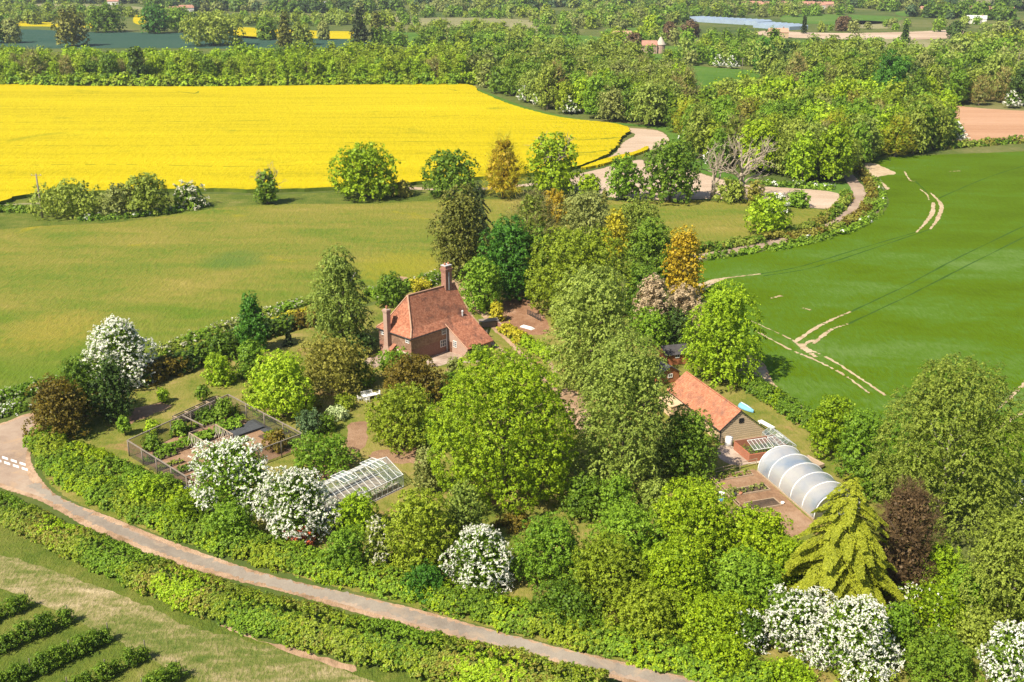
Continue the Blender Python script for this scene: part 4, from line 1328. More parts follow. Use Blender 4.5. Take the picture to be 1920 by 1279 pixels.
gdir = R_(49)
gx, gy = -15.16 - 17.0 * math.cos(gdir), 133.43 - 17.0 * math.sin(gdir)
greenhouse('greenhouse', (gx, gy, 0), gdir, 17.0, 6.6, 1.9, 3.55, 17, 'long white framed greenhouse with opened ridge vents on the garden grass',
           ((13.3, 15.6, 0), (13.3, 15.6, 1), (8.0, 10.3, 0), (8.0, 10.3, 1), (2.8, 5.1, 0), (2.8, 5.1, 1)))
mb = MB(); mb.box(0, 16.6, -.3, 6.8, .0, .03)
o = mb.build('greenhouse_floor', M_PAVE); o.location = (gx, gy, .015); o.rotation_euler = (0, 0, gdir); tag(o, kind='structure')
greenhouse('greenhouse', (42.2, 143.6, 0), R_(107), 5.6, 2.5, 1.55, 2.35, 7, 'small aluminium greenhouse between the cold frame and the hedge', ((1.6, 2.8, 1),), False, .04)

# ------------------------------------------------------------------ brick cold frame
cf = empty('cold_frame', (34.75, 141.05, 0), R_(18), 'red brick cold frame with glazed lights against the boarded gable', 'cold frame')
CW, CD, CHt = 6.9, 4.6, 1.2
mb = MB(); t_ = .22
mb.box(0, CW, 0, t_, 0, CHt); mb.box(0, CW, CD - t_, CD, 0, CHt + .35); mb.box(0, t_, t_, CD - t_, 0, CHt + .1); mb.box(CW - t_, CW, t_, CD - t_, 0, CHt + .1)
mb.build('brick_wall', M_BRICKR, cf)
mb = MB(); mb.box(t_, CW - t_, t_, CD - t_, 0, .35); mb.build('soil_bed', M_BLACKSOIL, cf)
for x0, nb_ in ((1.5, 6), (4.9, 3)):
    f = MB(); x1 = x0 + (3.1 if nb_ == 6 else 1.7)
    for k in range(nb_): 
        x = x0 + (x1 - x0) * k / (nb_ - 1); f.bar((x, 1.2, CHt + .02), (x, 3.4, CHt + .6), .038)
    f.bar((x0, 1.2, CHt + .03), (x1, 1.2, CHt + .03), .08); f.bar((x0, 3.4, CHt + .61), (x1, 3.4, CHt + .61), .07)
    lt = f.build('glazed_light', M_FRAME, cf)
    p = MB(); p.face([(x0, 1.2, CHt), (x1, 1.2, CHt), (x1, 3.4, CHt + .58), (x0, 3.4, CHt + .58)]); p.build('pane', M_GLASS, lt)
rng = np.random.default_rng(5)
n = 700
P = np.stack([rng.uniform(.4, CW - .4, n), rng.uniform(.35, CD - .4, n), rng.uniform(.4, .95, n)], 1); Lf = rng.uniform(.14, .3, n)
link('seedlings', leaf_mesh('seedlings', [(P, unit(rng.normal(size=(n, 3)) + np.array([0, 0, 1.2])), None, Lf, Lf * .6, 0)], rng), LEAF['mid'], cf)['kind'] = 'stuff'
mb = MB(); mb.box(-.5, 7.2, -.6, -.05, 0, .045); o = mb.build('paved_edge', M_CONC); o.location = (34.75, 141.05, .0); o.rotation_euler = (0, 0, R_(18)); tag(o, kind='structure')

# ------------------------------------------------------------------ fruit cage
CC = [Vector((-44.8, 131.5, 0)), Vector((-31.4, 145.5, 0)), Vector((-46.3, 160.6, 0)), Vector((-56.8, 143.1, 0))]     # front, right, back, left
cage = empty('fruit_cage', CC[0], 0, 'timber framed fruit cage hung with fine netting round the vegetable beds', 'fruit cage')
CZ = 2.6
CL = [c - CC[0] for c in CC]
nets = MB()
for i in range(4):
    a, b = CL[i], CL[(i + 1) % 4]
    n = 5 if i % 2 == 0 else 4
    for k in range(n):
        p = a.lerp(b, k / n)
        m_ = MB(); m_.tube([(p.x, p.y, -.05), (p.x, p.y, CZ)], .10, 6); m_.build('post', M_WOOD, cage, True)
    m_ = MB(); m_.bar((a.x, a.y, CZ), (b.x, b.y, CZ), .17, .12); m_.build('rail', M_WOOD, cage)
    nets.face([(a.x, a.y, .02), (b.x, b.y, .02), (b.x, b.y, CZ - .06), (a.x, a.y, CZ - .06)])
a, b = CL[3].lerp(CL[2], .52), CL[3].lerp(CL[2], .52) + Vector((4.3, -3.8, 0))
m_ = MB(); m_.bar((a.x, a.y, CZ), (b.x, b.y, CZ), .17, .12); m_.build('rail', M_WOOD, cage)
nets.build('netting', M_NET, cage)
# inner bean frame hung with string
bf = empty('bean_frame', (-45.2, 143.4, 0), R_(45), 'wooden bean frame hung with pale strings inside the fruit cage', 'frame')
f = MB(); fx, fy, fz = 4.4, 5.2, 2.0
for x in (0, fx):
    for y in (0, fy): f.bar((x, y, 0), (x, y, fz), .1)
f.bar((0, 0, fz), (fx, 0, fz), .1); f.bar((0, fy, fz), (fx, fy, fz), .1); f.bar((0, 0, fz), (0, fy, fz), .1); f.bar((fx, 0, fz), (fx, fy, fz), .1)
f.build('timber_frame', M_WOOD2, bf)
rr = random.Random(4)
for x in (0, fx):
    for k in range(13):
        y = fy * (k + .5) / 13
        e = (x + rr.uniform(-.9, .1), y + rr.uniform(-.4, .4), .05)
        f = MB(); f.tube([(x, y, fz), (x + rr.uniform(-.5, -.2), y + rr.uniform(-.3, .3), fz * .45), e], .04, 4); f.build('string', M_ROPE, bf)
# beds inside the cage
def bed(name, c, rz, lx, ly, mat, label, plants=None, h=.18, ph=.45, dens=14, seed=1, edge=None, px=.3):
    b = empty(name, c, rz, label, 'garden bed')
    mb = MB(); mb.box(-lx / 2, lx / 2, -ly / 2, ly / 2, 0, h); mb.build('soil', mat, b)
    if edge:
        mb = MB()
        mb.box(-lx / 2 - .12, lx / 2 + .12, -ly / 2 - .12, -ly / 2, 0, h + .06); mb.box(-lx / 2 - .12, lx / 2 + .12, ly / 2, ly / 2 + .12, 0, h + .06)
        mb.box(-lx / 2 - .12, -lx / 2, -ly / 2, ly / 2, 0, h + .06); mb.box(lx / 2, lx / 2 + .12, -ly / 2, ly / 2, 0, h + .06)
        mb.build('edging', edge, b)
    if plants:
        rng = np.random.default_rng(seed)
        nc = int(lx * ly * dens / 2.5)
        c_ = np.stack([rng.uniform(-lx / 2 + .1, lx / 2 - .1, nc), rng.uniform(-ly / 2 + .1, ly / 2 - .1, nc), h + rng.uniform(.25, .9, nc) * ph], 1)
        D = unit(rng.normal(size=(nc, 3)) * .5 + np.array([0, 0, 1.]))
        S = [(*leaves_of(rng, c_, D, ph * .5, px, 8), 0)]
        link('crop', leaf_mesh('crop', S, rng), LEAF[plants], b)
    return b


W0 = sheet('garden_earth', [(-44.8, 132.2), (-32.2, 145.5), (-46.2, 159.6), (-56.0, 143.3)], .03, M_EARTH, 1, .1, 2, False)
cA = R_(45)
bed('garden_bed', G(300, 858), cA, 5.5, 2.2, M_BLACKSOIL, 'dark bed of low plants near the left side of the fruit cage', 'mid', .15, .35, 14, 2)
bed('garden_bed', G(345, 838), cA, 9.0, 2.4, M_BLACKSOIL, 'row of leafy green potato plants left of the bean frame', 'fresh', .2, .75, 22, 3)
bed('garden_bed', G(408, 815), cA, 8.5, 2.2, M_BLACKSOIL, 'leafy green row running behind the bean frame strings', 'fresh', .2, .7, 22, 4)
bed('garden_bed', G(352, 880), cA, 4.5, 2.2, M_BLACKSOIL, 'small dark bed with green clumps beside the white hawthorn', 'mid', .15, .4, 14, 5)
bed('garden_bed', G(432, 797), cA, 5.0, 2.0, M_BLACKSOIL, 'bushy green row beneath the far corner of the fruit cage', 'fresh', .2, .7, 20, 6)
bed('garden_bed', G(458, 808), cA, 5.2, 3.0, M_MESHCLOTH, 'bed covered by black ground cloth on the right of the fruit cage', None, .4)
bed('garden_bed', G(488, 800), R_(-45), 6.0, 1.6, M_MESHCLOTH, 'narrow strip of black cloth along the right side of the cage', None, .12)
bed('garden_bed', G(318, 873), cA, 4.0, 1.4, M_BLACKSOIL, 'low weedy strip along the front left rail of the fruit cage', 'olive', .12, .3, 16, 21)
bed('garden_bed', G(398, 850), cA, 5.5, 1.4, M_BLACKSOIL, 'narrow dark strip of seedlings right of the bean frame', 'mid', .12, .35, 12, 22)
bed('garden_bed', G(428, 835), cA, 6.0, 1.8, M_BLACKSOIL, 'dark green bed in front of the black ground cloth', 'mid', .15, .5, 14, 23)
bed('garden_bed', G(515, 815), cA, 4.5, 2.4, M_BLACKSOIL, 'weedy green bed in the right end of the fruit cage', 'yellow', .12, .4, 18, 24)
bed('garden_bed', G(375, 800), cA, 6.5, 1.6, M_BLACKSOIL, 'dark strip under the currant bushes at the back rail', 'mid', .15, .5, 16, 25)
for i, (bx, lab, mt) in enumerate((((365, 418, 765, 795), 'dark currant bush in the fruit cage nearest its left rail', 'mid'), ((402, 445, 748, 790), 'largest currant bush under the back corner of the fruit cage', 'mid'),
                                   ((322, 352, 790, 822), 'thin fruit bush by the middle post of the fruit cage', 'fresh'), ((268, 305, 815, 850), 'small shrub just inside the left corner of the fruit cage', 'mid'),
                                   ((495, 545, 808, 850), 'tangled dry brown bush in the right corner of the cage', 'bronze'))):
    shrub('bush', bx, lab, 'bush', 'fruit_bush', mt, 2.2)
# compost bays of slatted timber at the back of the cage
cb_ = empty('compost_bay', CC[3].lerp(CC[2], .58) + Vector((-1.75, 1.0, 0)), math.atan2(17.5, 10.5), 'row of slatted timber compost bays along the back of the fruit cage', 'compost bay')
for y_ in (0, 1.5):
    f = MB()
    for k in range(4): f.bar((-.2, y_, .25 + .32 * k), (9.5, y_, .25 + .32 * k), .07, .18)
    f.build('slatted_side', M_WOOD, cb_)
for x_ in (0, 2.3, 4.6, 6.9, 9.2):
    f = MB()
    for k in range(4): f.bar((x_, .08, .25 + .32 * k), (x_, 1.42, .25 + .32 * k), .07, .18)
    f.build('slatted_divider', M_WOOD2, cb_)
mb = MB(); mb.box(.1, 9.1, .08, 1.4, 0, .55); mb.build('compost', M_BLACKSOIL, cb_)

# ------------------------------------------------------------------ vegetable plot by the polytunnel
def fence_line(name, pts, h, label, mat=M_WOOD2, step=2.6, rails=(.5, .95), cat='fence'):
    f = empty(name, pts[0], 0, label, cat)
    o = Vector(pts[0])
    for a, b in zip(pts[:-1], pts[1:]):
        a, b = Vector(a) - o, Vector(b) - o
        n = max(1, int((b - a).length / step))
        for k in range(n + 1):
            if k == n and b != Vector(pts[-1]) - o: continue
            p = a.lerp(b, k / n)
            m_ = MB(); m_.bar((p.x, p.y, 0), (p.x, p.y, h), .1); m_.build('post', mat, f)
        m_ = MB()
        for r in rails: m_.bar((a.x, a.y, h * r), (b.x, b.y, h * r), .06, .1)
        m_.build('rail', mat, f)
    return f


fence_line('post_and_rail_fence', [G(1386, 957), G(1324, 896), G(1418, 872)], 1.1, 'low weathered post and rail fence round the vegetable plot')
sheet('garden_earth', gp([(1330, 898), (1416, 880), (1530, 985), (1480, 1010), (1400, 965)]), .03, M_EARTH, 1, .1, 2, False)
vr = R_(18)
bed('garden_bed', G(1375, 893), vr, 5.4, 1.3, M_EARTH, 'green vegetable row behind the fence nearest the cold frame', 'olive', .15, .4, 16, 11, M_WOOD2, .25)
bed('garden_bed', G(1400, 921), vr, 6.2, 1.6, M_BLACKSOIL, 'wood edged bed of grey green plants beside the polytunnel', 'grey', .2, .4, 14, 12, M_WOOD2, .25)
bed('garden_bed', G(1430, 947), vr, 4.4, 1.9, M_BLACKSOIL, 'wood edged bed of bare dark soil beside the polytunnel', None, .2, edge=M_WOOD2)
bed('garden_bed', G(1392, 962), vr, 3.2, 1.9, M_BLACKSOIL, 'dark bed half hidden behind the hedge tops', 'olive', .2, .3, 8, 13, M_WOOD2, .25)
def pot_(name, c, r, h, mat, label, cat='pot'):
    mb = MB(); mb.lathe([(r * .75, 0), (r, h), (r * .88, h), (r * .8, h * .8), (.01, h * .8)], (0, 0), 14)
    o = mb.build(name, mat, None, True); o.location = c; return tag(o, label, cat)
pot_('plant_pot', G(1388, 928), .3, .5, M_POT, 'round terracotta pot on the vegetable bed')
pot_('plant_pot', G(1377, 930), .32, .4, M_BLACK, 'black planter beside the terracotta pot')
pot_('plant_pot', G(1360, 924), .28, .35, M_BLACK, 'black planter near the post and rail fence')
pot_('bucket', G(1467, 945), .26, .3, M_WPLASTIC, 'small white bucket left by the bare dark bed', 'bucket')
# water butt, barrel and odds and ends
wb = empty('water_butt', G(1366, 837), 0, 'white water butt at the corner of the boarded gable', 'water butt')
mb = MB(); mb.lathe([(.50, .2), (.56, .5), (.56, 1.25), (.50, 1.5)], (0, 0), 18); mb.build('tank', M_WPLASTIC, wb, True)
mb = MB(); mb.lathe([(.53, 1.5), (.55, 1.56), (.1, 1.62)], (0, 0), 18); mb.build('lid', M_WPLASTIC, wb, True)
mb = MB(); mb.box(-.5, .5, -.5, .5, 0, .2); mb.build('stand', M_CONC, wb)
db = empty('drum', G(1352, 938), 0, 'blue and white plastic drum outside the plot fence', 'drum')
mb = MB(); mb.lathe([(.42, 0), (.45, .1), (.45, .75), (.42, .8)], (0, 0), 16); mb.build('drum_body', M_BLUE, db, True)
mb = MB(); mb.lathe([(.44, .8), (.44, 1.15), (.38, 1.2)], (0, 0), 16); mb.build('drum_top', M_WPLASTIC, db, True)
g_ = G(1389, 762)
bt = empty('boat', g_, R_(-62), 'pale blue covered boat lying on the grass behind the tiled outbuilding', 'boat')
mb = MB()
secs = []
for k in range(9):
    t = k / 8; wd_ = .75 * math.sin(math.pi * min(t * .62 + .36, 1.0)) ** .8 if t > 0 else .62
    wd_ = max(wd_, .04)
    secs.append([(t * 3.2, wd_ * math.cos(a), .12 + .62 * math.sin(a) * (1 - .25 * t)) for a in [math.pi * j / 8 for j in range(9)]])
for a, b in zip(secs[:-1], secs[1:]):
    for j in range(8): mb.face([a[j], b[j], b[j + 1], a[j + 1]])
mb.face(secs[0][::-1]); mb.build('hull', M_LBLUE, bt, True)
mb = MB(); mb.tube([(0, 0, .76), (1.6, 0, .68), (3.1, 0, .5)], .05, 6); mb.build('keel', M_WPLASTIC, bt)
g_ = G(1437, 800)
mb = MB(); mb.box(-1.6, 1.6, -.35, .35, .35, .5); mb.box(-1.4, -1.2, -.3, .3, 0, .35); mb.box(1.2, 1.4, -.3, .3, 0, .35); mb.box(-1.6, 1.6, -.40, -.35, .3, .56)
o = mb.build('trestle_board', M_WPLASTIC); o.location = g_; o.rotation_euler = (0, 0, R_(-62)); tag(o, 'long white board on trestles behind the orange tiled roof', 'board')
g_ = G(1524, 872)
bn = empty('timber_trough', g_, R_(-60), 'brown timber trough standing between the polytunnel and bright bushes', 'trough')
mb = MB(); mb.prism([(-1.7, -.45, .35), (1.7, -.45, .35), (1.7, -.6, .8), (-1.7, -.6, .8)], (0, .06, 0)); mb.prism([(-1.7, .45, .35), (1.7, .45, .35), (1.7, .6, .8), (-1.7, .6, .8)], (0, -.06, 0)); mb.box(-1.7, 1.7, -.42, .42, .3, .38); mb.box(-1.7, -1.62, -.5, .5, .36, .8); mb.box(1.62, 1.7, -.5, .5, .36, .8)
mb.box(-1.6, 1.6, -.42, .42, .62, .7); mb.build('box', M_WOOD2, bn)
for x in (-1.4, 1.4):
    mb = MB(); mb.box(x - .07, x + .07, -.4, .4, 0, .3); mb.build('leg', M_WOOD, bn)

# ------------------------------------------------------------------ garden furniture
tb = empty('garden_table', G(693, 748), R_(28), 'white rectangular garden table on the lawn', 'table')
mb = MB(); mb.box(-1.25, 1.25, -.55, .55, .71, .76); mb.build('table_top', M_FRAME, tb)
for x in (-1.1, 1.1):
    for y in (-.42, .42):
        mb = MB(); mb.box(x - .05, x + .05, y - .05, y + .05, 0, .71); mb.build('leg', M_FRAME, tb)
def bench(c, rz, ln, label, cat):
    b = empty('garden_bench' if cat == 'bench' else 'garden_chair', c, rz, label, cat)
    mb = MB()
    for k in range(4): mb.box(-ln / 2, ln / 2, -.24 + .125 * k, -.14 + .125 * k, .42, .46)
    mb.build('seat', M_FRAME, b)
    mb = MB()
    mb.bar((-ln / 2, .30, .92), (ln / 2, .30, .92), .05, .09); mb.bar((-ln / 2, .27, .62), (ln / 2, .27, .62), .04, .07)
    n = max(4, int(ln / .14))
    for k in range(n): x = -ln / 2 + ln * (k + .5) / n; mb.bar((x, .26, .46), (x, .30, .9), .04)
    mb.build('backrest', M_FRAME, b)
    for x in (-ln / 2 + .04, ln / 2 - .04):
        for y in (-.22, .24):
            mb = MB(); mb.bar((x, y, 0), (x, y, .64 if y < 0 else .9), .05); mb.build('leg', M_FRAME, b)
        mb = MB(); mb.bar((x, -.26, .65), (x, .27, .65), .06, .04); mb.build('armrest', M_FRAME, b)
tx, ty = G(693, 748).xy
def off(u, v):
    a = R_(28); return (tx + u * math.cos(a) - v * math.sin(a), ty + u * math.sin(a) + v * math.cos(a), 0)
bench(off(0, 1.15), R_(28), 2.0, 'white slatted bench behind the white garden table', 'bench')
bench(off(-1.75, .1), R_(28 + 90), .62, 'white armchair at the left end of the garden table', 'chair')
bench(off(-.75, -1.1), R_(28 + 180), .62, 'white armchair on the near side of the garden table', 'chair')
bench(off(1.75, .5), R_(28 - 90), .62, 'white armchair at the far right end of the garden table', 'chair')
lt_ = empty('garden_barrow', G(351, 921), R_(20), 'lilac grey wheelbarrow beside the white hawthorn and fruit cage', 'wheelbarrow')
mb = MB(); mb.prism([(-.7, -.35, .35), (.7, -.45, .45), (.7, .45, .45), (-.7, .35, .35)], (0, 0, .28)); mb.build('tray', M_LILAC, lt_)
mb = MB(); mb.tube([(-1.5, -.3, .6), (.9, -.1, .2)], .035, 6); mb.tube([(-1.5, .3, .6), (.9, .1, .2)], .035, 6); mb.build('handles', M_WOOD, lt_)
mb = MB(); mb.tube([(.95, -.05, .2), (.95, .05, .2)], .2, 14); mb.build('wheel', M_BLACK, lt_)

# ------------------------------------------------------------------ fences, wall and stacks near the house
lp = empty('log_stack', G(900, 614), R_(18), 'stack of pale cut logs under the trees beside the house', 'log stack')
f = MB(); rr = random.Random(8)
for r in range(4):
    for k in range(12): 
        x = .3 + k * .26 + (r % 2) * .13; f.tube([(x, -.4 + rr.uniform(-.08, .05), .16 + r * .23), (x, .45, .16 + r * .23)], .115, 7)
f.build('logs', M_WOOD2, lp)
mb = MB(); mb.box(-.1, .0, -.45, .5, 0, 1.35); mb.box(3.6, 3.7, -.45, .5, 0, 1.35); mb.prism([(-.2, -.6, 1.25), (3.8, -.6, 1.25), (3.8, .6, 1.5), (-.2, .6, 1.5)], (0, 0, .06)); mb.build('shelter', M_WOOD, lp)
gt = empty('garden_gate', G(898, 628), R_(-48), 'dark wooden gate between the house corner and the drive', 'gate')
mb = MB()
for k in range(12): mb.box(.2 * k, .2 * k + .17, -.02, .02, .08, 1.5)
mb.build('boards', M_BLACK, gt)
mb = MB(); mb.box(-.15, 0, -.08, .08, 0, 1.7); mb.box(2.42, 2.57, -.08, .08, 0, 1.7); mb.box(0, 2.42, .02, .08, .3, .42); mb.box(0, 2.42, .02, .08, 1.15, 1.27); mb.build('frame', M_WOOD, gt)
w_ = MB(); w_.box(0, 5.2, -.12, .12, 0, .9); w_.box(-.05, 5.25, -.17, .17, .9, 1.0)
o = w_.build('garden_wall', M_BRICK); a_, b_ = G(929, 608), G(948, 622); o.location = a_; o.rotation_euler = (0, 0, math.atan2(b_.y - a_.y, b_.x - a_.x)); tag(o, 'low red brick wall beside the drive and brown yard', 'wall')
fence_line('metal_hurdle', [G(989, 590), G(1014, 603)], 1.1, 'dark metal hurdle at the back of the brown yard', M_BLACK, 1.0, (.25, .5, .75, .98))
mb = MB()
for k in range(5): mb.box(-1.5 + .05 * k, 1.5 - .1 * k, -.6, .6 - .05 * k, .06 * k, .06 * k + .055)
o = mb.build('board_pile', M_WPLASTIC); o.location = G(989, 615); o.rotation_euler = (0, 0, R_(-40)); tag(o, 'low pile of white boards lying in the brown yard', 'boards')
mb = MB(); mb.lathe([(.09, 0), (.09, 1.0), (.02, 1.08)], (0, 0), 8); o = mb.build('marker_post', M_WOOD2); o.location = G(1021, 664); tag(o, 'short pale post at the end of the yellow hedge by the drive', 'post')

# ------------------------------------------------------------------ utility poles and far buildings
def pole(c, h, label, arm=1.8, r=.16, group=None, lean=0):
    p = empty('utility_pole', c, 0, label, 'pole', group)
    mb = MB(); mb.tube([(0, 0, -.1), (0, 0, h)], [r * 1.2, r * .8], 8); mb.build('mast', M_WOOD, p, True)
    mb = MB(); mb.bar((-arm / 2, 0, h - .4), (arm / 2, 0, h - .4), .14, .12); mb.build('cross_arm', M_WOOD, p)
    for x in (-arm * .42, 0, arm * .42):
        mb = MB(); mb.lathe([(.06, h - .34), (.09, h - .2), (.05, h - .05)], (x, 0), 8); mb.build('insulator', M_LEAD, p, True)
pole(G(80, 409), 12.6, 'wooden utility pole in front of the rounded bushes', 3.0, .24)
pole(G(1888, 82), 14, 'thin utility pole above the trees, topmost of the right-hand ones')
pole(G(1907, 132), 11, 'pale utility pole beside the small far pasture')
pole(G(1391, 137), 9, 'short utility pole at the edge of the small green pasture')


def far_house(x, y, wd, dp, ze, zr, wm, rm, rz, label, cat='house', group=None, name='far_house'):
    mb = MB()
    mb.box(-wd / 2, wd / 2, -dp / 2, dp / 2, 0, ze, 0)
    mb.prism([(-wd / 2 - .3, -dp / 2 - .4, ze - .1), (-wd / 2 - .3, 0, zr), (-wd / 2 - .3, dp / 2 + .4, ze - .1)], (wd + .6, 0, 0), 1)
    mb.box(wd * .25, wd * .25 + .9, -.4, .4, zr - .6, zr + 1.1, 2)
    for k in range(3): 
        xx = -wd * .35 + k * wd * .3
        mb.box(xx, xx + 1.0, -dp / 2 - .05, -dp / 2, 1.0, 2.2, 3)
    o = mb.build(name, [wm, rm, M_BRICK, M_PANE]); o.location = G(x, y); o.rotation_euler = (0, 0, rz)
    return tag(o, label, cat, group)


rr = random.Random(21)
LW = plain('far_white_wall', (.62, .58, .52), .8, .2, .1, .3)
LR = plain('far_red_roof', (.33, .17, .12), .85, .1, .2, .3)
for k in range(16):
    far_house(1385 + k * 11 + rr.uniform(-3, 3), 14.5 + rr.uniform(-1.5, 1.5) + abs(k - 8) * .15, rr.uniform(10, 16), 8, 5, 8.5, rr.choice([LW, M_BRICKP]), LR, rr.uniform(-.3, .3), 'red roofed house in the far village row right of centre', group='houses of the far village row')
for k in range(20):
    far_house(1735 + k * 8.2 + rr.uniform(-3, 3), 23 + rr.uniform(-2, 2) + k * .25, rr.uniform(10, 15), 8, 5, 8.5, rr.choice([LW, M_BRICKP]), LR, rr.uniform(-.3, .3), 'pale house in the village strip at the far right', group='houses of the far right village strip')
for x, y, ww, wm, rm, lab in ((213, 9, 16, LW, LR, 'white farmhouse beyond the pale field at the upper left'), (350, 22, 18, LW, LR, 'white walled house half hidden by trees far left of centre'),
                              (327, 25, 11, LW, LR, 'small pale cottage beside the white walled far house'), (1166, 77, 16, LW, M_RIDGE, 'low pale house under the copper beech tree'),
                              (1458, 71, 17, M_TAN, M_RIDGE, 'sandy yellow barn standing before the far glasshouses'), (1525, 8, 14, LW, LR, 'white house by the hill at the top right'),
                              (1730, 2, 20, LW, LR, 'large pale house on the skyline at the top right'), (1830, 44, 20, LW, M_LEAD, 'pale roofed barn among far trees at the right'),
                              (550, 9, 14, LW, LR, 'white house just left of the dark tall trees in the distance'), (602, 14, 18, LW, M_LEAD, 'long pale shed beyond the far yellow field')):
    far_house(x, y, ww, 9, 5, 8.5, wm, rm, rr.uniform(-.4, .4), lab)
oc = empty('oast_house', G(1238, 100), 0, 'small house with a pale pointed conical roof among the mid trees', 'oast house')
mb = MB(); mb.lathe([(3.5, 0), (3.5, 6.5)], (0, 0), 14); mb.box(-14, -3, -4, 4, 0, 6); mb.build('wall', M_BRICKP, oc)
mb = MB(); mb.lathe([(3.9, 6.4), (.5, 12.0)], (0, 0), 14); mb.build('cone_roof', M_CONC, oc, False)
mb = MB(); mb.prism([(-14.4, -4.4, 5.9), (-14.4, 0, 9.5), (-14.4, 4.4, 5.9)], (11.5, 0, 0)); mb.build('roof', LR, oc)
for x0, x1, y0, y1, lab in ((1286, 1420, 36, 48, 'long rank of bluish white glasshouses in the distance'), (1412, 1480, 49, 57, 'shorter rank of glasshouses right of the long rank')):
    a_, b_, c_ = G(x0, y0 + (y1 - y0) * .35), G(x1, y1), G(x0, y0)
    d_ = (b_ - a_).xy; L_ = d_.length
    g = empty('far_glasshouse', a_, math.atan2(d_.y, d_.x), lab, 'glasshouse')
    f = MB(); nb_ = int(L_ / 8)
    for k in range(nb_):
        w1 = L_ / nb_
        f.prism([(k * w1, 0, 0), (k * w1 + w1 * .99, 0, 0), (k * w1 + w1 * .99, 0, 3.5), (k * w1 + w1 / 2, 0, 5.2), (k * w1, 0, 3.5)], (0, 26, 0))
    f.build('glazing', plain('far_glass', (.24, .30, .37), .3, .5, .12, .1), g)

# ------------------------------------------------------------------ trees and shrubs round the house and garden
T, S = tree, shrub
# meadow edge, left
T('haw', (158, 300, 598, 735), 'tall white hawthorn in full blossom at the edge of the meadow', bloom=.95, nl=30, sl=1.7)
T('oak', (112, 205, 668, 790), 'dark green conifer-like tree below the tall hawthorn at the meadow corner', mat='mid', nl=22)
T('loose', (172, 262, 672, 792), 'dark bushy evergreen tree right beneath the tall white hawthorn', mat='dark', mat2='mid')
T('feather', (52, 178, 706, 832), 'bronze brown feathery conifer at the lane junction', name='conifer', mat='bronze', shape='bush', cat='tree')
hedge(gp([(262, 722), (330, 700), (400, 668), (470, 640), (540, 616), (590, 606)]), 3.4, [3.4, 3.0, 3.4, 3.0, 2.4, 2.2], 'dark green garden hedge along the edge of the meadow', mats=['dark', 'mid', 'dark', 'bronze'])
hedge(gp([(-60, 764), (0, 752), (60, 736), (120, 722)]), 3.0, 1.5, 'low hedge with cow parsley along the meadow corner at the left', mats=['mid', 'fresh'], flower='cream', fl=.14)
hedge(gp([(-60, 790), (0, 778), (50, 762)]), 3.0, 1.1, 'strip of white cow parsley beside the lane junction', name='cow_parsley', cat='wildflowers', mats=['mid', 'fresh'], flower='white', fl=.30)
hedge(gp([(290, 668), (350, 640), (420, 618), (470, 600), (530, 580), (580, 566)]), 2.4, .9, 'band of pale cow parsley along the near meadow edge', name='cow_parsley', cat='wildflowers', mats=['fresh', 'olive', 'grey'], flower='cream', fl=.22)
hedge(gp([(690, 560), (740, 548), (790, 535), (830, 522)]), 3.5, 1.6, 'hedge with pale flowers behind the farmhouse', mats=['mid', 'fresh', 'mid'], flower='cream', fl=.10)
hedge(gp([(300, 690), (350, 672), (400, 652)]), 1.8, 1.6, 'low golden hedge behind the dark garden hedge', mats=['gold', 'bronze', 'yellow'])
hedge(gp([(505, 622), (545, 606), (585, 594)]), 2.0, 1.9, 'small dark red and yellow hedge by the birch', mats=['bronze', 'gold', 'dark'])
T('loose', (440, 512, 548, 662), 'slender dark green tree standing alone in the garden hedge', mat='deep', nl=26, lf=.3)
S('bush', (380, 444, 664, 730), 'bright lime rounded bush in front of the dark garden hedge', mat='lime')
S('bush', (440, 506, 640, 718), 'mid green bush beside the bright lime bush', mat='fresh')
S('bush', (378, 452, 622, 684), 'dark green bush behind the bright lime bush', mat='mid')
S('spray', (527, 557, 618, 652), 'small dark conical yew on the lawn', mat='fir', nb=40)
T('weep', (576, 704, 466, 658), 'tall drooping birch on the left of the farmhouse', bark=PALEBARK, shape='egg', mat='birch', nl=46)
S('bush', (648, 708, 626, 676), 'dark rounded shrub at the foot of the tall birch', mat='dark')
S('bush', (700, 770, 512, 582), 'dark green round tree behind the left end of the farmhouse', mat='mid')
S('bush', (762, 812, 522, 548), 'low yellow green bush behind the farmhouse ridge', mat='gold')
T('oak', (466, 596, 660, 792), 'bright yellow green apple tree with open crown on the lawn', mat='lime', nl=26, zbf=.16)
T('loose', (548, 706, 626, 748), 'pale budding fruit tree with brown twigs beside the bright apple tree', mat='russet', shape='dome', zbf=.15, m=10)
S('bush', (640, 712, 676, 732), 'dark glossy shrub at the right of the budding fruit tree', mat='mid')
S('round', (700, 786, 652, 708), 'clipped bright green dome shrub in front of the farmhouse', mat='fresh')
S('bush', (708, 838, 664, 772), 'large bronze leaved shrub in front of the farmhouse', mat='bronze', nl=20)
T('oak', (678, 836, 722, 852), 'wide yellow green shrub tree beside the white garden table', mat='yellow', nl=24)
S('bush', (772, 848, 776, 852), 'dull green shrub between the yellow green shrub and the big maple', mat='fresh')
S('round', (554, 606, 768, 816), 'dark blue green globe shrub on the lawn edge', mat='blue')
S('bush', (592, 634, 776, 816), 'bright green mound next to the blue green globe shrub', mat='mid')
S('bush', (606, 654, 762, 794), 'silver leaved shrub behind the bright green mound', mat='silver')
S('bush', (620, 668, 740, 774), 'small yellow green shrub by the white table', mat='yellow')
S('bush', (560, 610, 738, 778), 'olive brown shrub under the budding fruit tree', mat='russet')
T('loose', (530, 682, 806, 902), 'spreading green fruit tree left of the white framed greenhouse', mat='fresh', shape='dome', zbf=.1)
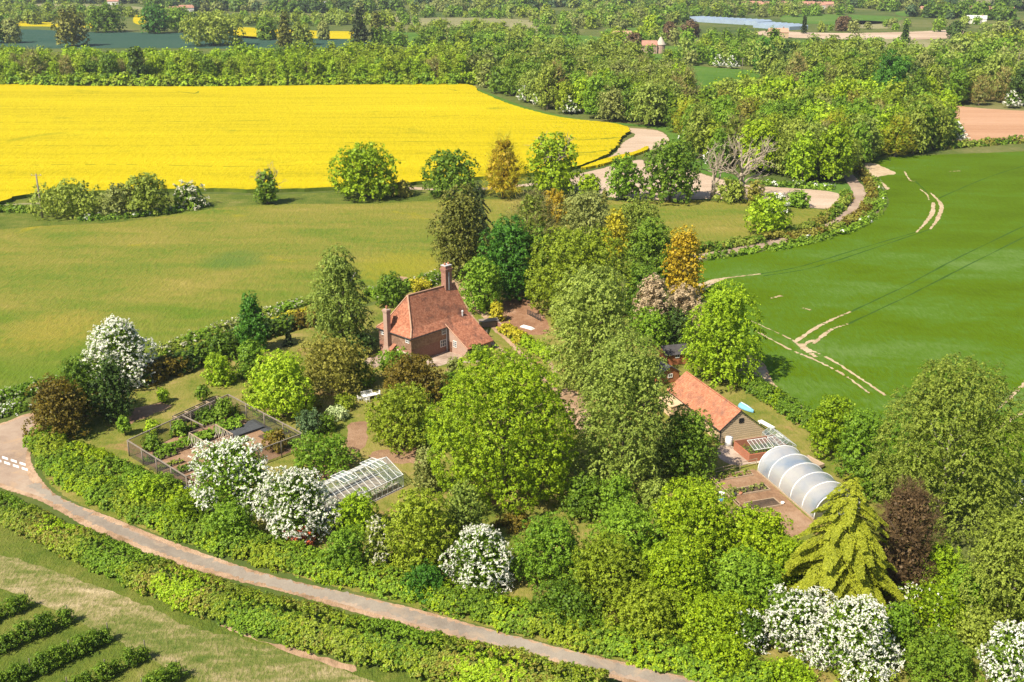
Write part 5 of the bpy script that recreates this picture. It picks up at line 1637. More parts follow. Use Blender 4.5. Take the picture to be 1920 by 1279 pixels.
S('bush', (452, 510, 720, 770), 'lone green shrub below the bright apple tree', mat='yellow')
for i, (bx, lab) in enumerate((((296, 316, 730, 752), 'tiny lime green sapling on the lawn by the dark hedge'), ((222, 246, 782, 812), 'thin sapling near the left corner of the fruit cage'),
                               ((368, 394, 724, 750), 'small sapling behind the compost bays'), ((272, 300, 790, 812), 'little bright sapling beside the fruit cage rail'))):
    T('loose', bx, lab, 'sapling', 'sapling', mat=('lime', 'fresh', 'mid', 'lime')[i], zbf=.5, limbs=3, nl=8, px=2.2, r0=.05)
S('bush', (836, 866, 672, 706), 'grey green shrub in the flower bed before the side wing', mat='grey')
S('bush', (876, 922, 646, 680), 'dark shrubs against the end wall of the side wing', mat='mid')
S('bush', (830, 858, 700, 724), 'low green plants at the edge of the patio', mat='fresh')
# the great maple and its neighbours
T('maple', (804, 1082, 664, 962), 'huge dense bright green maple in the centre of the garden', mat='bright', nl=64, lf=.25, r0=.55)
S('haw', (766, 832, 834, 936), 'pale cream flowered shrub squeezed between greenhouse and the huge maple', mat='grey')
T('willow', (1022, 1196, 504, 748), 'tall windblown willow behind the huge maple', mat='birch', lean=(-.5, 0))
T('willow', (1066, 1268, 638, 935), 'largest windblown willow right of the huge maple', mat='birch', lean=(-.5, 0), nl=50)
T('oak', (1222, 1346, 766, 912), 'dark leaved tree in front of the long tiled outbuilding', mat='mid', nl=24)
S('loose', (1110, 1204, 886, 990), 'pale upright shrub under the largest willow', mat='fresh')
S('bush', (1184, 1262, 900, 980), 'grey green shrub right of the pale upright shrub', mat='birch')
# copse behind the house
T('weep', (806, 922, 352, 524), 'tall brownish spruce with shaggy drooping boughs behind the chimney', name='conifer', mat='conifer', shape='dome', nl=34, rag=.3, limbs=0, lean=(.2, 0))
T('spruce', (866, 930, 338, 480), 'darker narrow spruce standing behind the brownish spruce', name='conifer', mat='fir', nb=110, shape='egg', dens=1.3)
T('maple', (894, 1008, 408, 566), 'deep green horse chestnut behind the drive', mat='deep', nl=40, lf=.28)
T('oak', (858, 944, 484, 590), 'light green round tree at the right of the tall chimney', mat='fresh')
T('oak', (956, 1046, 428, 560), 'plain mid green tree between the horse chestnut and the big budding oak', mat='mid')
T('oak', (980, 1186, 428, 606), 'broad yellow green oak in the middle of the copse', mat='yellow', nl=40, lf=.3)
T('twiggy', (944, 1056, 356, 452), 'half bare olive tree at the back of the copse', mat='brush', mat2='olive', leafy=.6)
T('oak', (1006, 1070, 358, 420), 'golden orange tree at the back of the copse', mat='amber')
T('willow', (1050, 1146, 356, 452), 'grey green willow at the back of the copse', mat='grey')
T('spruce', (1116, 1148, 352, 428), 'narrow dark conifer beside the grey green willow', name='conifer', mat='conifer', nb=70)
T('feather', (1118, 1186, 392, 486), 'golden conifer rising from the copse', name='conifer', mat='gold')
T('willow', (1146, 1240, 372, 470), 'thin pale willow at the right of the copse', mat='olive')
T('oak', (1168, 1268, 412, 548), 'dark green tree beside the amber conifer', mat='mid')
T('feather', (1232, 1324, 424, 570), 'amber orange conifer at the edge of the wheat field', name='conifer', mat='amber', shape='bush', nl=22)
T('oak', (1160, 1256, 500, 610), 'shaded green tree behind the pinkish blossom tree', mat='mid')
T('oak', (1184, 1258, 518, 640), 'pinkish brown tree fading from blossom behind the sheds', mat='pink')
T('oak', (1240, 1320, 536, 640), 'second fading pinkish tree next to the amber conifer', mat='pink')
T('weep', (1276, 1424, 532, 730), 'weeping yellow green conifer beside the long outbuilding', name='conifer', mat='lime', shape='bush', nl=40)
T('oak', (1222, 1306, 576, 650), 'dark tree filling the gap behind the small sheds', mat='dark', mat2='mid')
S('bush', (1172, 1262, 578, 660), 'bright green bush between the tall willow and the sheds', mat='fresh')
T('oak', (1030, 1092, 552, 622), 'olive tree at the back of the brown yard', mat='olive')
S('bush', (918, 946, 566, 606), 'yellow and pink flowering bush at the end of the low brick wall', mat='gold')
hedge(gp([(946, 622), (975, 640), (1008, 660), (1036, 676)]), 2.2, 1.7, 'bright yellow green hedge along the drive', mats=['lime', 'lime', 'gold'], rough=.2)
S('bush', (1190, 1240, 668, 716), 'small green tree half hiding the black gabled shed', mat='olive')
hedge(gp([(1396, 722), (1440, 748), (1490, 780), (1540, 812)]), 3.2, 2.0, 'tall clipped green hedge behind the long outbuilding', mats=['fresh', 'mid', 'bright', 'mid'], flat=True, rough=.12)
# right hand side
T('oak', (1506, 1610, 744, 862), 'bright green hornbeam beside the small aluminium greenhouse', mat='bright')
T('oak', (1560, 1662, 772, 912), 'dense green tree between polytunnel and the great birch', mat='fresh')
T('willow', (1622, 1902, 680, 1010), 'great spreading birch by the wheat field', mat='olive', bark=PALEBARK, nl=60, lf=.25)
T('willow', (1786, 1990, 956, 1200), 'olive green birch at the right edge of the photo', mat='olive', bark=PALEBARK, nl=46)
T('twiggy', (1614, 1752, 900, 1124), 'dark purple leaved tree with fine twigs', mat='purple', leafy=0, shape='dome', m=13, rag=.35)
T('spray', (1444, 1696, 896, 1180), 'golden cedar with layered drooping boughs', name='conifer', mat='cedar', nb=190, shape='spire', droop=.36, rise=.10, width=.30, dens=1.2)
B_ = dict(shape='bush', rag=.32, lf=.34)
T('oak', (1090, 1262, 946, 1094), 'mid green hornbeam at the left of the back row, below the largest willow', mat='fresh', nl=30, **B_)
T('oak', (1200, 1390, 902, 1086), 'tallest hornbeam of the lane-side belt, left of the vegetable plot', mat='bright', nl=34, **B_)
T('oak', (1330, 1500, 948, 1096), 'bright green hornbeam hiding the near end of the vegetable plot', mat='bright', nl=30, **B_)
T('oak', (950, 1112, 966, 1120), 'rounded green maple right of the central hawthorn', mat='fresh', nl=28, **B_)
T('oak', (1050, 1220, 1010, 1168), 'yellow green field maple in the middle of the lane-side belt', mat='yellow', nl=30, **B_)
T('oak', (1180, 1350, 1010, 1168), 'bright green hornbeam in front of the tallest hornbeam', mat='bright', nl=30, **B_)
T('oak', (1310, 1480, 1030, 1176), 'mid green hornbeam in front of the one hiding the plot', mat='fresh', nl=30, **B_)
T('oak', (1420, 1530, 1010, 1120), 'small hornbeam touching the golden cedar', mat='bright', nl=24, **B_)
S('bush', (1130, 1290, 1096, 1234), 'yellow green thicket right above the lane, below the belt of hornbeams', mat='yellow', nl=22, rag=.35)
S('bush', (1250, 1410, 1112, 1248), 'bright green thicket at the lane, left of the sparse white hawthorn', mat='bright', nl=22, rag=.35)
S('bush', (980, 1150, 1080, 1200), 'mid green thicket on the bank right of the central hawthorn', mat='mid', nl=20, rag=.35)
T('haw', (1356, 1446, 1146, 1236), 'sparse white hawthorn at the left end of the bottom hawthorn group', bloom=.5)
T('haw', (818, 980, 984, 1128), 'white hawthorn in full flower above the lane, near the photo centre', bloom=.9)
T('haw', (1398, 1580, 1098, 1246), 'white hawthorn in front of the golden cedar', bloom=.95)
T('haw', (1494, 1696, 1116, 1296), 'largest white hawthorn at the bottom below the purple tree', bloom=.95)
T('haw', (1822, 1960, 1168, 1310), 'white hawthorn in the bottom right corner', bloom=.95)
T('haw', (1880, 1960, 900, 968), 'white hawthorn at the right edge beside the wheat field', bloom=.95)
T('haw', (672, 740, 972, 1078), 'sparse cream flowered thorn among the lane-side shrubs', bloom=.55, flower='cream', mat='olive')
T('haw', (348, 536, 822, 990), 'white hawthorn leaning over the fruit cage', bloom=.9, mat='fresh')
T('haw', (480, 636, 880, 1032), 'round white hawthorn touching the end of the long greenhouse', bloom=.95)
S('bush', (528, 602, 984, 1036), 'pink red flowering bush under the round white hawthorn', mat='red')
T('oak', (1688, 1800, 1010, 1120), 'bright lime maple behind the purple tree', mat='lime')
T('haw', (1660, 1840, 1086, 1210), 'green shrub tree dotted with white flower heads', bloom=.12, mat='bright', fl=9, sl=.7)
S('bush', (1668, 1842, 1180, 1310), 'dull olive green bush in front of the dotted white shrub', mat='mid', nl=20)
S('bush', (1540, 1668, 1056, 1140), 'yellow green juniper at the foot of the golden cedar', mat='yellow')
S('bush', (1760, 1860, 1060, 1180), 'mid green shrub between lime maple and the right-hand birch', mat='fresh')
# lane-side belt
T('oak', (716, 862, 922, 1090), 'yellow green elm shrub in the middle of the lane-side belt', mat='yellow', nl=24)
T('loose', (826, 918, 906, 1040), 'grey green sallow beside the huge maple', mat='birch', shape='dome')
S('bush', (614, 722, 924, 1020), 'lime green shrub below the long greenhouse', mat='lime')
S('bush', (600, 700, 990, 1092), 'mid green shrub on the bank left of the cream thorn', mat='fresh')
S('bush', (926, 1004, 958, 1002), 'red brown topped shrub under the huge maple', mat='bronze')
S('bush', (746, 850, 1056, 1140), 'dark green bramble mound beside the lane', mat='deep')
S('bush', (846, 960, 1096, 1170), 'green bramble bank below the central hawthorn', mat='mid')
S('bush', (236, 322, 892, 964), 'bright lime hydrangea-like bush in the roadside bank', mat='lime')
S('bush', (312, 384, 926, 1000), 'green bush beside the lilac barrow', mat='bright')
S('bush', (380, 492, 940, 1040), 'green shrub filling the bank under the leaning hawthorn', mat='fresh')
S('bush', (1340, 1430, 1120, 1200), 'green bush left of the cedar-side hawthorn', mat='bright')
S('bush', (1290, 1420, 1180, 1290), 'wide green bush at the bottom between hornbeams and hawthorns', mat='bright')
S('bush', (1640, 1720, 1130, 1230), 'leafy green bush between the largest hawthorn and the dotted white shrub', mat='fresh')
S('bush', (1560, 1690, 1236, 1320), 'yellow green bush at the bottom edge under the largest hawthorn', mat='yellow')
S('bush', (1420, 1540, 1226, 1312), 'yellow green bush at the bottom edge left of the largest hawthorn', mat='lime')
S('bush', (1780, 1880, 1140, 1240), 'olive bush in front of the right-hand birch', mat='olive')
S('bush', (1840, 1940, 1050, 1160), 'green bush under the birch at the right edge', mat='mid')
S('bush', (860, 970, 1030, 1110), 'fresh green bush right behind the central hawthorn', mat='fresh')
S('bush', (1040, 1150, 890, 985), 'shaded green shrub right of the huge maple foot', mat='mid')
S('bush', (1590, 1680, 860, 950), 'green bush between the polytunnel and the great birch', mat='mid')
hedge(smooth(gp([(82, 820), (112, 872), (170, 914), (245, 950), (340, 988), (440, 1022), (540, 1052), (630, 1074), (710, 1092), (800, 1116), (900, 1144), (1000, 1170), (1100, 1197), (1200, 1222), (1320, 1254), (1440, 1286)]), 3),
      [4.6] * 12 + [5.0] * 6 + [4.4] * 28, [1.8] * 12 + [1.9] * 6 + [1.7] * 28, 'long overgrown bank hedge on the garden side of the lane', mats=['mid', 'bright', 'fresh', 'mid', 'yellow'], rough=.34)
hedge(gp([(130, 856), (205, 896), (300, 932), (380, 970)]), 6.0, 1.8, 'thick green hedge between the lane junction and the fruit cage', mats=['bright', 'mid', 'fresh'], rough=.4)
hedge(smooth(gp([(-80, 926), (0, 958), (90, 1004), (187, 1048), (328, 1110), (468, 1160), (608, 1199), (760, 1236), (900, 1268), (1040, 1302), (1120, 1324)]), 3),
      [3.9] * 8 + [4.4] * 4 + [4.8] * 4 + [5.2] * 15, [1.8] * 8 + [2.2] * 4 + [2.5] * 4 + [2.7] * 15, 'broad clipped hedge between the lane and the mown strip', mats=['fresh', 'mid', 'yellow', 'olive', 'russet', 'lime'], rough=.2, flat=True)

# ------------------------------------------------------------------ young orchard, bottom left
def sapling_proto():
    rng = np.random.default_rng(301)
    r = empty('orchard_tree', (0, 0, 0), 0, 'young orchard tree with white blossom specks in the rows at bottom left', 'orchard tree', 'young trees of the orchard rows')
    S_ = crown_sets('loose', 1.05, .95, .15, rng, nl=16, lf=.42, m=12, shape='egg')
    c = link('crown', leaf_mesh('crown', S_, rng), LEAF['mid'], r); c.location = (0, 0, .2)
    mb = MB(); mb.tube([(0, 0, -.05), (.03, .02, .8), (0, .05, 1.7)], [.06, .045, .02], 6); mb.build('trunk', BARK, r)
    return r
def copy_tree(o):
    c = o.copy(); COL.objects.link(c)
    for ch in o.children:
        d = ch.copy(); COL.objects.link(d); d.parent = c
        d.matrix_parent_inverse = ch.matrix_parent_inverse.copy()
    return c
sp = sapling_proto(); first = True
stp = None
rr = random.Random(77)
row_dir = Vector((math.cos(R_(47)), math.sin(R_(47)), 0))
ends = [(-70, 1085), (45, 1142), (118, 1172), (196, 1206), (262, 1240), (330, 1275)]
for e in ends:
    q = G(*e)
    for k in range(16):
        p = q - row_dir * (1.35 * k + rr.uniform(-.25, .25)) + Vector((rr.uniform(-.15, .15), rr.uniform(-.15, .15), 0))
        if p.y < 84 or p.x < -62: continue
        o = sp if first else copy_tree(sp); first = False
        o.location = p; o.rotation_euler = (0, 0, rr.uniform(0, 6.28)); sc_ = rr.uniform(.75, 1.2); o.scale = (sc_, sc_, sc_ * rr.uniform(.85, 1.15))
        if k % 3 == 0:
            if stp is None:
                mb = MB(); mb.tube([(0, 0, -.05), (0, 0, 2.3)], .06, 6); o2 = mb.build('stake', M_WOOD)
                tag(o2, 'thin wooden stake standing in the orchard rows at bottom left', 'stake', 'stakes of the orchard rows'); stp = o2
            else:
                o2 = stp.copy(); COL.objects.link(o2)
            o2.location = p + row_dir * .4

# ------------------------------------------------------------------ trees along the field edge beyond the meadow
S('bush', (56, 204, 342, 414), 'large dull green rounded bush behind the utility pole', mat='olive', nl=24, px=2.2)
S('bush', (186, 268, 346, 408), 'grey green rounded bush in the middle of the far bushes', mat='grey', nl=20, px=2.2)
S('bush', (232, 324, 328, 408), 'tallest rounded bush of the far bushes at the left', mat='olive', nl=20, px=2.2)
T('haw', (316, 394, 344, 394), 'pinkish white hawthorn at the right end of the far bushes', flower='cream', bloom=.75, px=2.3)
hedge(gp([(150, 414), (220, 410), (300, 402), (340, 396)]), 1.6, .7, 'line of cow parsley below the far rounded bushes', name='cow_parsley', cat='wildflowers', mats=['mid', 'fresh'], flower='white', fl=.25, px=2.2)
T('oak', (618, 752, 272, 378), 'round bright green oak left of centre at the field edge', mat='bright', nl=34, lf=.3, px=2.4)
S('bush', (732, 774, 342, 372), 'low brown brushwood at the foot of the round oak', mat='russet', px=2.2)
T('oak', (792, 900, 286, 374), 'round deep green oak on the meadow edge above the spruce', mat='mid', nl=30, px=2.4)
T('twiggy', (896, 990, 254, 372), 'golden brown twiggy tree in front of the rapeseed', mat='gold', mat2='amber', leafy=.35, shape='egg', px=2.3)
T('oak', (984, 1090, 254, 368), 'stag headed oak with bare topmost branches by the pale soil', mat='bright', nl=24, lf=.3, px=2.4)
T('oak', (1132, 1208, 292, 378), 'ragged green oak at the left of the pale soil', mat='fresh', nl=18, lf=.34, px=2.4)
T('oak', (1198, 1314, 268, 382), 'broad dark green oak in front of the pale soil', mat='mid', nl=32, px=2.4)
T('oak', (476, 526, 322, 384), 'small stag headed oak standing alone before the rapeseed', mat='mid', nl=12, lf=.36, px=2.3)
T('oak', (1396, 1482, 366, 444), 'bright yellow green field maple alone in the paddock', mat='lime', nl=24, px=2.4)
T('haw', (1434, 1482, 366, 402), 'small white hawthorn behind the lone field maple', bloom=.9, px=2.2)
S('bush', (1472, 1518, 360, 392), 'neat round bush at the edge of the pale soil', mat='fresh', px=2.2)
T('oak', (1086, 1124, 330, 372), 'small bright oak sapling right of the stag headed oak', mat='bright', px=2.2)


def bare_branches(mb, rng, a, d, ln, r, depth):
    m = a + d * ln * .5 + Vector(rng.normal(size=3) * ln * .06)
    e = a + d * ln + Vector(rng.normal(size=3) * ln * .10)
    mb.tube([a, m, e], [r, r * .8, r * .58], 6 if depth > 1 else 4)
    if depth <= 0: return
    for k in range(int(rng.integers(2, 4))):
        nd = (d * .75 + Vector(unit(rng.normal(size=3))) * .75 + Vector((0, 0, .12))).normalized()
        bare_branches(mb, rng, a.lerp(e, float(rng.uniform(.55, 1.0))), nd, ln * float(rng.uniform(.55, .8)), r * .55, depth - 1)


def dead_tree(base, h, spread, label, seed, mat=DEADWOOD, n=7, name='dead_tree'):
    t = empty(name, base, 0, label, 'dead tree')
    rng = np.random.default_rng(seed)
    mb = MB(); mb.tube([(0, 0, -.1), (.1, .1, h * .2), (-.1, 0, h * .42)], [h * .05, h * .036, h * .03], 10); mb.build('trunk', mat, t, True)
    mb = MB()
    for k in range(n):
        ph = k * 2.4 + rng.uniform(-.3, .3)
        d = Vector((math.cos(ph) * spread, math.sin(ph) * spread, 1.0 + .6 * (k % 2))).normalized()
        bare_branches(mb, rng, Vector((0, 0, h * (.22 + .03 * k))), d, h * .34, h * .019, 3)
    mb.build('branches', mat, t)
    return t


dead_tree(G(1388, 376), 20, 1.3, 'big dead oak with pale bare sprawling branches', 5, n=9)
dead_tree(G(1336, 372), 17, .35, 'thin bare upright tree left of the big dead oak', 6, n=5)
dead_tree(G(502, 381), 12, .5, 'bare forked trunk of the small stag headed oak', 7, n=4)
dead_tree(G(1040, 362), 21, .6, 'bare branches rising from the stag headed oak by the pale soil', 8, n=5)
S('bush', (1336, 1402, 336, 384), 'scrubby brown green bush at the foot of the dead oak', mat='olive', px=2.2)
S('bush', (1396, 1432, 340, 386), 'sprouting olive scrub right of the dead oak trunk', mat='russet', px=2.2)
# hedges beside the far lane and the wheat field
hedge(smooth(gp([(1300, 474), (1360, 464), (1430, 452), (1500, 434), (1545, 414), (1572, 394), (1586, 378), (1584, 364)]), 3), 1.9, 1.5, 'neat clipped hedge on the paddock side of the far lane', mats=['olive', 'mid', 'russet'], rough=.12, flat=True, px=2.2)
hedge(smooth(gp([(1470, 452), (1540, 438), (1590, 420), (1622, 396), (1636, 368), (1628, 340), (1606, 316), (1592, 306)]), 3), 1.8, 1.3, 'reddish brown hedge on the wheat side of the far lane', mats=['russet', 'bronze', 'olive'], rough=.15, flat=True, px=2.2)
hedge(smooth(gp([(1320, 486), (1400, 474), (1480, 462), (1560, 442), (1615, 420), (1645, 392), (1648, 365), (1634, 335)]), 3), 2.2, .5, 'ribbon of cow parsley along the wheat field edge', name='cow_parsley', cat='wildflowers', mats=['fresh', 'mid'], flower='white', fl=.035, px=2.2)
hedge(smooth(gp([(1596, 304), (1630, 292), (1700, 284), (1800, 276), (1920, 266), (2060, 256)]), 3), 3.0, 1.8, 'low hedge between the wheat field and the ploughed field', mats=['olive', 'mid', 'russet'], rough=.2, px=2.2)
hedge(gp([(1430, 346), (1500, 352), (1560, 356)]), 2.5, .9, 'verge of cow parsley below the right-hand wood', name='cow_parsley', cat='wildflowers', mats=['fresh', 'mid'], flower='white', fl=.22, px=2.2)
hedge(gp([(1290, 262), (1320, 290), (1350, 312)]), 3.5, 3.5, 'line of white flowering thorn along the wood margin track', mats=['mid', 'dark'], flower='white', fl=.4, px=2.2)
hedge(gp([(-60, 400), (20, 396), (70, 398)]), 3.0, 1.2, 'scrubby low hedge left of the utility pole', mats=['mid', 'olive'], px=2.2)

# ------------------------------------------------------------------ woods: every tree a copy of a few kinds
def wood_proto(kind, mat, seed, R=5.0, Cc=6.0, leaf=.62, mat2=None, **ov):
    rng = np.random.default_rng(seed)
    S_ = crown_sets(kind, R, Cc, leaf, rng, **ov)
    bl = None
    if isinstance(S_, tuple): S_, bl = S_
    sets = list(S_)
    if bl is not None: sets.append((*bl, 1))
    me = leaf_mesh('wood_tree', sets, rng)
    me.materials.append(LEAF[mat]); me.materials.append(LEAF[mat2 or 'olive'])
    # stem
    mb = MB(); mb.tube([(0, 0, -1.8), (0, 0, Cc), (.2, .1, Cc * 1.6)], [.35, .28, .1], 6)
    nv = len(me.vertices)
    bm = bmesh.new(); bm.from_mesh(me)
    vs = [bm.verts.new(v) for v in mb.v]
    for f in mb.f:
        try: fc = bm.faces.new([vs[i] for i in f]); fc.material_index = 2
        except ValueError: pass
    bm.to_mesh(me); bm.free()
    me.materials.append(BARK)
    return me


WP = {
    'a': [wood_proto('oak', 'fresh', 401), wood_proto('oak', 'bright', 402), wood_proto('loose', 'mid', 403), wood_proto('round', 'mid', 404)],
    'b': [wood_proto('oak', 'yellow', 405), wood_proto('willow', 'olive', 406), wood_proto('oak', 'lime', 407)],
    'g': [wood_proto('willow', 'birch', 408), wood_proto('willow', 'grey', 409), wood_proto('loose', 'olive', 410)],
    't': [wood_proto('twiggy', 'brush', 411, mat2='olive', leafy=.5), wood_proto('twiggy', 'twig', 412, mat2='grey', leafy=.35)],
    'd': [wood_proto('oak', 'deep', 413), wood_proto('loose', 'dark', 414)],
    'c': [wood_proto('feather', 'bright', 415, 4.2, 5.2, .65, nl=18), wood_proto('feather', 'lime', 416, 4.2, 5.2, .65, nl=18), wood_proto('oak', 'bright', 417, 4.4, 5.0, .65), wood_proto('feather', 'yellow', 418, 4.2, 5.4, .65, nl=18)],
    'h': [wood_proto('haw', 'mid', 419, 3.4, 3.0, .6, mat2='white')],
    'u': [wood_proto('oak', 'purple', 420)],
    'o': [wood_proto('feather', 'russet', 421), wood_proto('twiggy', 'gold', 422, mat2='yellow', leafy=.5)],
}
WNAME = {'a': ('broad green tree', 'tree'), 'b': ('yellow green tree', 'tree'), 'g': ('grey green willow-like tree', 'tree'), 't': ('half bare brownish tree', 'tree'), 'd': ('dark green tree', 'tree'), 'c': ('light green coppice tree', 'tree'), 'h': ('white flowering thorn', 'tree'), 'u': ('purple tree', 'tree'), 'o': ('tawny tree', 'tree')}
wr = random.Random(99)


def inside(p, poly):
    c = False
    for i in range(len(poly)):
        a, b = poly[i], poly[i - 1]
        if (a[1] > p[1]) != (b[1] > p[1]) and p[0] < (b[0] - a[0]) * (p[1] - a[1]) / (b[1] - a[1]) + a[0]: c = not c
    return c


def wood(pxpoly, spacing, mix, scale, where, limit=1000, name='tree', edge_low=0.0):
    """trees of one wood, planted in the surveyed outline, nearest first"""
    poly = [G(x, y).xy for x, y in pxpoly]
    xs = [p.x for p in poly]; ys = [p.y for p in poly]
    pts = []
    y = min(ys)
    r = 0
    while y < max(ys):
        x = min(xs) + (spacing / 2 if r % 2 else 0)
        while x < max(xs):
            p = (x + wr.uniform(-.38, .38) * spacing, y + wr.uniform(-.38, .38) * spacing)
            if inside(p, poly): pts.append(p)
            x += spacing
        y += spacing * .87; r += 1
    pts.sort(key=lambda p: p[1])
    keys = [k for k, n in mix for _ in range(n)]
    out = []
    for p in pts[:limit]:
        nz = math.sin(p[0] * .045 + 1.3) + math.sin(p[1] * .05 + p[0] * .02)
        k = keys[int((nz + 2) / 4 * len(keys) * .999 + wr.gauss(0, len(keys) * .25)) % len(keys)]
        me = wr.choice(WP[k])
        o = bpy.data.objects.new(name, me); COL.objects.link(o)
        s = scale * wr.uniform(.72, 1.22) * (.6 if k == 'h' else 1)
        o.scale = (s * wr.uniform(.85, 1.15), s * wr.uniform(.85, 1.15), s * wr.uniform(.85, 1.25))
        o.rotation_euler = (0, 0, wr.uniform(0, 6.28))
        o.location = (p[0], p[1], 1.2 * s)
        tag(o, WNAME[k][0] + ' in ' + where, 'tree', WNAME[k][0] + 's in ' + where)
        out.append(o)
    return pts[limit:]


def mass(name, pts, scale, mats, label, seed, leaf=1.4):
    """far trees nobody could count: one mesh"""
    rng = np.random.default_rng(seed)
    prot = []
    for q in range(5):
        kd = ('oak', 'round', 'loose', 'feather', 'oak')[q]
        S_ = crown_sets(kd, 5.2, 5.6, leaf, rng, nl=9, lf=.46, m=7, K=4)
        prot.append((np.concatenate([a[0] for a in S_]), np.concatenate([a[1] for a in S_]), np.concatenate([a[3] for a in S_])))
    pts = [p for p in pts]
    c0 = np.array([sum(p[0] for p in pts) / len(pts), sum(p[1] for p in pts) / len(pts), 0])
    bag = [[] for _ in mats]
    for p in pts:
        P, N, L = prot[int(rng.integers(0, 5))]
        a = rng.uniform(0, 6.283); ca, sa = math.cos(a), math.sin(a)
        Rm = np.array([[ca, -sa, 0], [sa, ca, 0], [0, 0, 1.]])
        s = scale * rng.uniform(.6, 1.25)
        j = int((math.sin(p[0] * .021) + math.sin(p[1] * .017 + 2) + 2) / 4 * len(mats) * .999) if rng.random() < .55 else int(rng.integers(0, len(mats)))
        Q = (P @ Rm.T) * s * np.array([1, 1, rng.uniform(.8, 1.15)]) + np.array([p[0], p[1], .3]) - c0
        bag[j].append((Q, N @ Rm.T, L * s))
    sets = []
    for j, b in enumerate(bag):
        if b:
            L = np.concatenate([x[2] for x in b])
            sets.append((np.concatenate([x[0] for x in b]), np.concatenate([x[1] for x in b]), None, L, L * .85, j))
    o = link(name, leaf_mesh(name, sets, rng), [LEAF[x] for x in mats])
    o.location = c0
    return tag(o, label, 'woodland', None, 'stuff')


# right-hand wood in front (nearest), its neighbour by the rapeseed, the belt beyond, the coppice strip
rest = wood([(1262, 250), (1290, 285), (1340, 318), (1420, 338), (1500, 346), (1575, 344), (1600, 318), (1680, 298), (1790, 276), (1796, 262), (1740, 226), (1640, 200), (1500, 186), (1420, 184), (1360, 192), (1290, 215)], 9.5,
            [('a', 6), ('b', 7), ('g', 2), ('t', 1), ('o', 1)], 1.1, 'the wood between rapeseed and wheat field', 120, 'woodland_tree')
rest2 = wood([(880, 150), (910, 170), (1000, 202), (1090, 222), (1180, 232), (1262, 244), (1300, 200), (1290, 168), (1240, 140), (1150, 120), (1040, 116), (940, 122), (890, 136)], 11,
             [('g', 4), ('t', 2), ('a', 4), ('b', 4)], 1.25, 'the wood at the right corner of the rapeseed', 75, 'woodland_tree')
rest3 = wood([(1420, 150), (1480, 176), (1640, 192), (1760, 212), (1800, 196), (1930, 204), (2010, 206), (2010, 165), (1900, 160), (1800, 155), (1700, 120), (1560, 112), (1440, 118)], 14,
             [('a', 4), ('g', 3), ('d', 2), ('b', 2), ('t', 2)], 1.25, 'the tree belt above the ploughed field', 60, 'woodland_tree')
rest4 = wood([(-120, 157), (200, 158), (420, 160), (640, 158), (860, 157), (900, 150), (950, 128), (930, 110), (720, 116), (500, 124), (300, 126), (100, 124), (-120, 122)], 7.6,
             [('c', 9), ('a', 1), ('t', 1)], 1.0, 'the coppice strip behind the rapeseed', 280, 'coppice_tree')
mass('coppice', rest4, 1.0, ['bright', 'lime', 'yellow', 'bright', 'lime'], 'light green mass of coppice behind the first rows beyond the rapeseed', 61, 1.15)
for k, (r_, w_, sc_) in enumerate(((rest, ['lime', 'fresh', 'yellow', 'olive', 'bright', 'yellow', 'mid'], 1.1), (rest2, ['birch', 'grey', 'olive', 'mid', 'olive'], 1.25), (rest3, ['mid', 'fresh', 'olive', 'birch', 'yellow', 'dark'], 1.25))):
    if r_: mass('woodland', r_, sc_, w_, ('inner part of the wood between rapeseed and wheat field', 'inner part of the wood at the right corner of the rapeseed', 'back rows of the tree belt above the ploughed field')[k], 62 + k, .95)
hedge(gp([(-100, 160), (200, 161), (420, 163), (640, 161), (860, 160), (900, 155)]), 7, 5.0, 'undergrowth along the front of the coppice strip', name='coppice_edge', cat='undergrowth', mats=['fresh', 'bright', 'yellow', 'lime'], rough=.35, px=2.2)
hz_pts = [(1440, 338), (1355, 300), (1262, 262)]
for x, y, lab in ((985, 192, 'white hawthorn at the left of the rapeseed corner wood'), (1068, 214, 'largest whitish hawthorn along the rapeseed corner wood'), (1012, 200, 'small white hawthorn next to the rapeseed corner wood'),
                  (1792, 268, 'hawthorn with white flecks at the corner of the ploughed field'), (1896, 203, 'white hawthorn above the ploughed field at right'), (1772, 140, 'white flowering tree in the belt at the far right'), (1348, 127, 'white hawthorn at the edge of the small pasture'), (1372, 129, 'second white hawthorn by the small pasture')):
    o = bpy.data.objects.new('hawthorn', WP['h'][0]); COL.objects.link(o); p = G(x, y); s = 1.15
    o.location = (p.x, p.y, 1); o.scale = (s, s, s); tag(o, lab, 'tree')

# ------------------------------------------------------------------ single far trees one can point to
F = dict(px=2.2, trunk=True)
T('feather', (102, 168, 18, 86), 'large dark wellingtonia standing in front of the blue green crop', name='conifer', mat='conifer', shape='bush', px=2.2)
T('feather', (520, 552, 24, 90), 'dark slim conifer left of centre by the far yellow field', name='conifer', mat='conifer', shape='spire', px=2.0)
T('feather', (658, 692, 17, 84), 'tallest dark conifer at the right end of the far yellow field', name='conifer', mat='fir', shape='spire', px=2.0)
T('feather', (694, 718, 26, 74), 'small dark conifer beside the tallest one', name='conifer', mat='conifer', shape='spire', px=2.0)
T('loose', (242, 278, 92, 158), 'dark upright tree among the light coppice', mat='dark', mat2='mid', px=2.2)
T('oak', (162, 236, 13, 60), 'round dark oak behind the blue green crop, left of three', mat='mid', px=2.2)
T('oak', (264, 318, 14, 62), 'upright dark oak behind the blue green crop, middle of three', mat='deep', px=2.2)
T('oak', (308, 368, 18, 58), 'paler oak behind the blue green crop, right of three', mat='fresh', px=2.2)
T('oak', (340, 460, 26, 86), 'broad oak group standing in the blue green crop', mat='olive', nl=30, px=2.2)
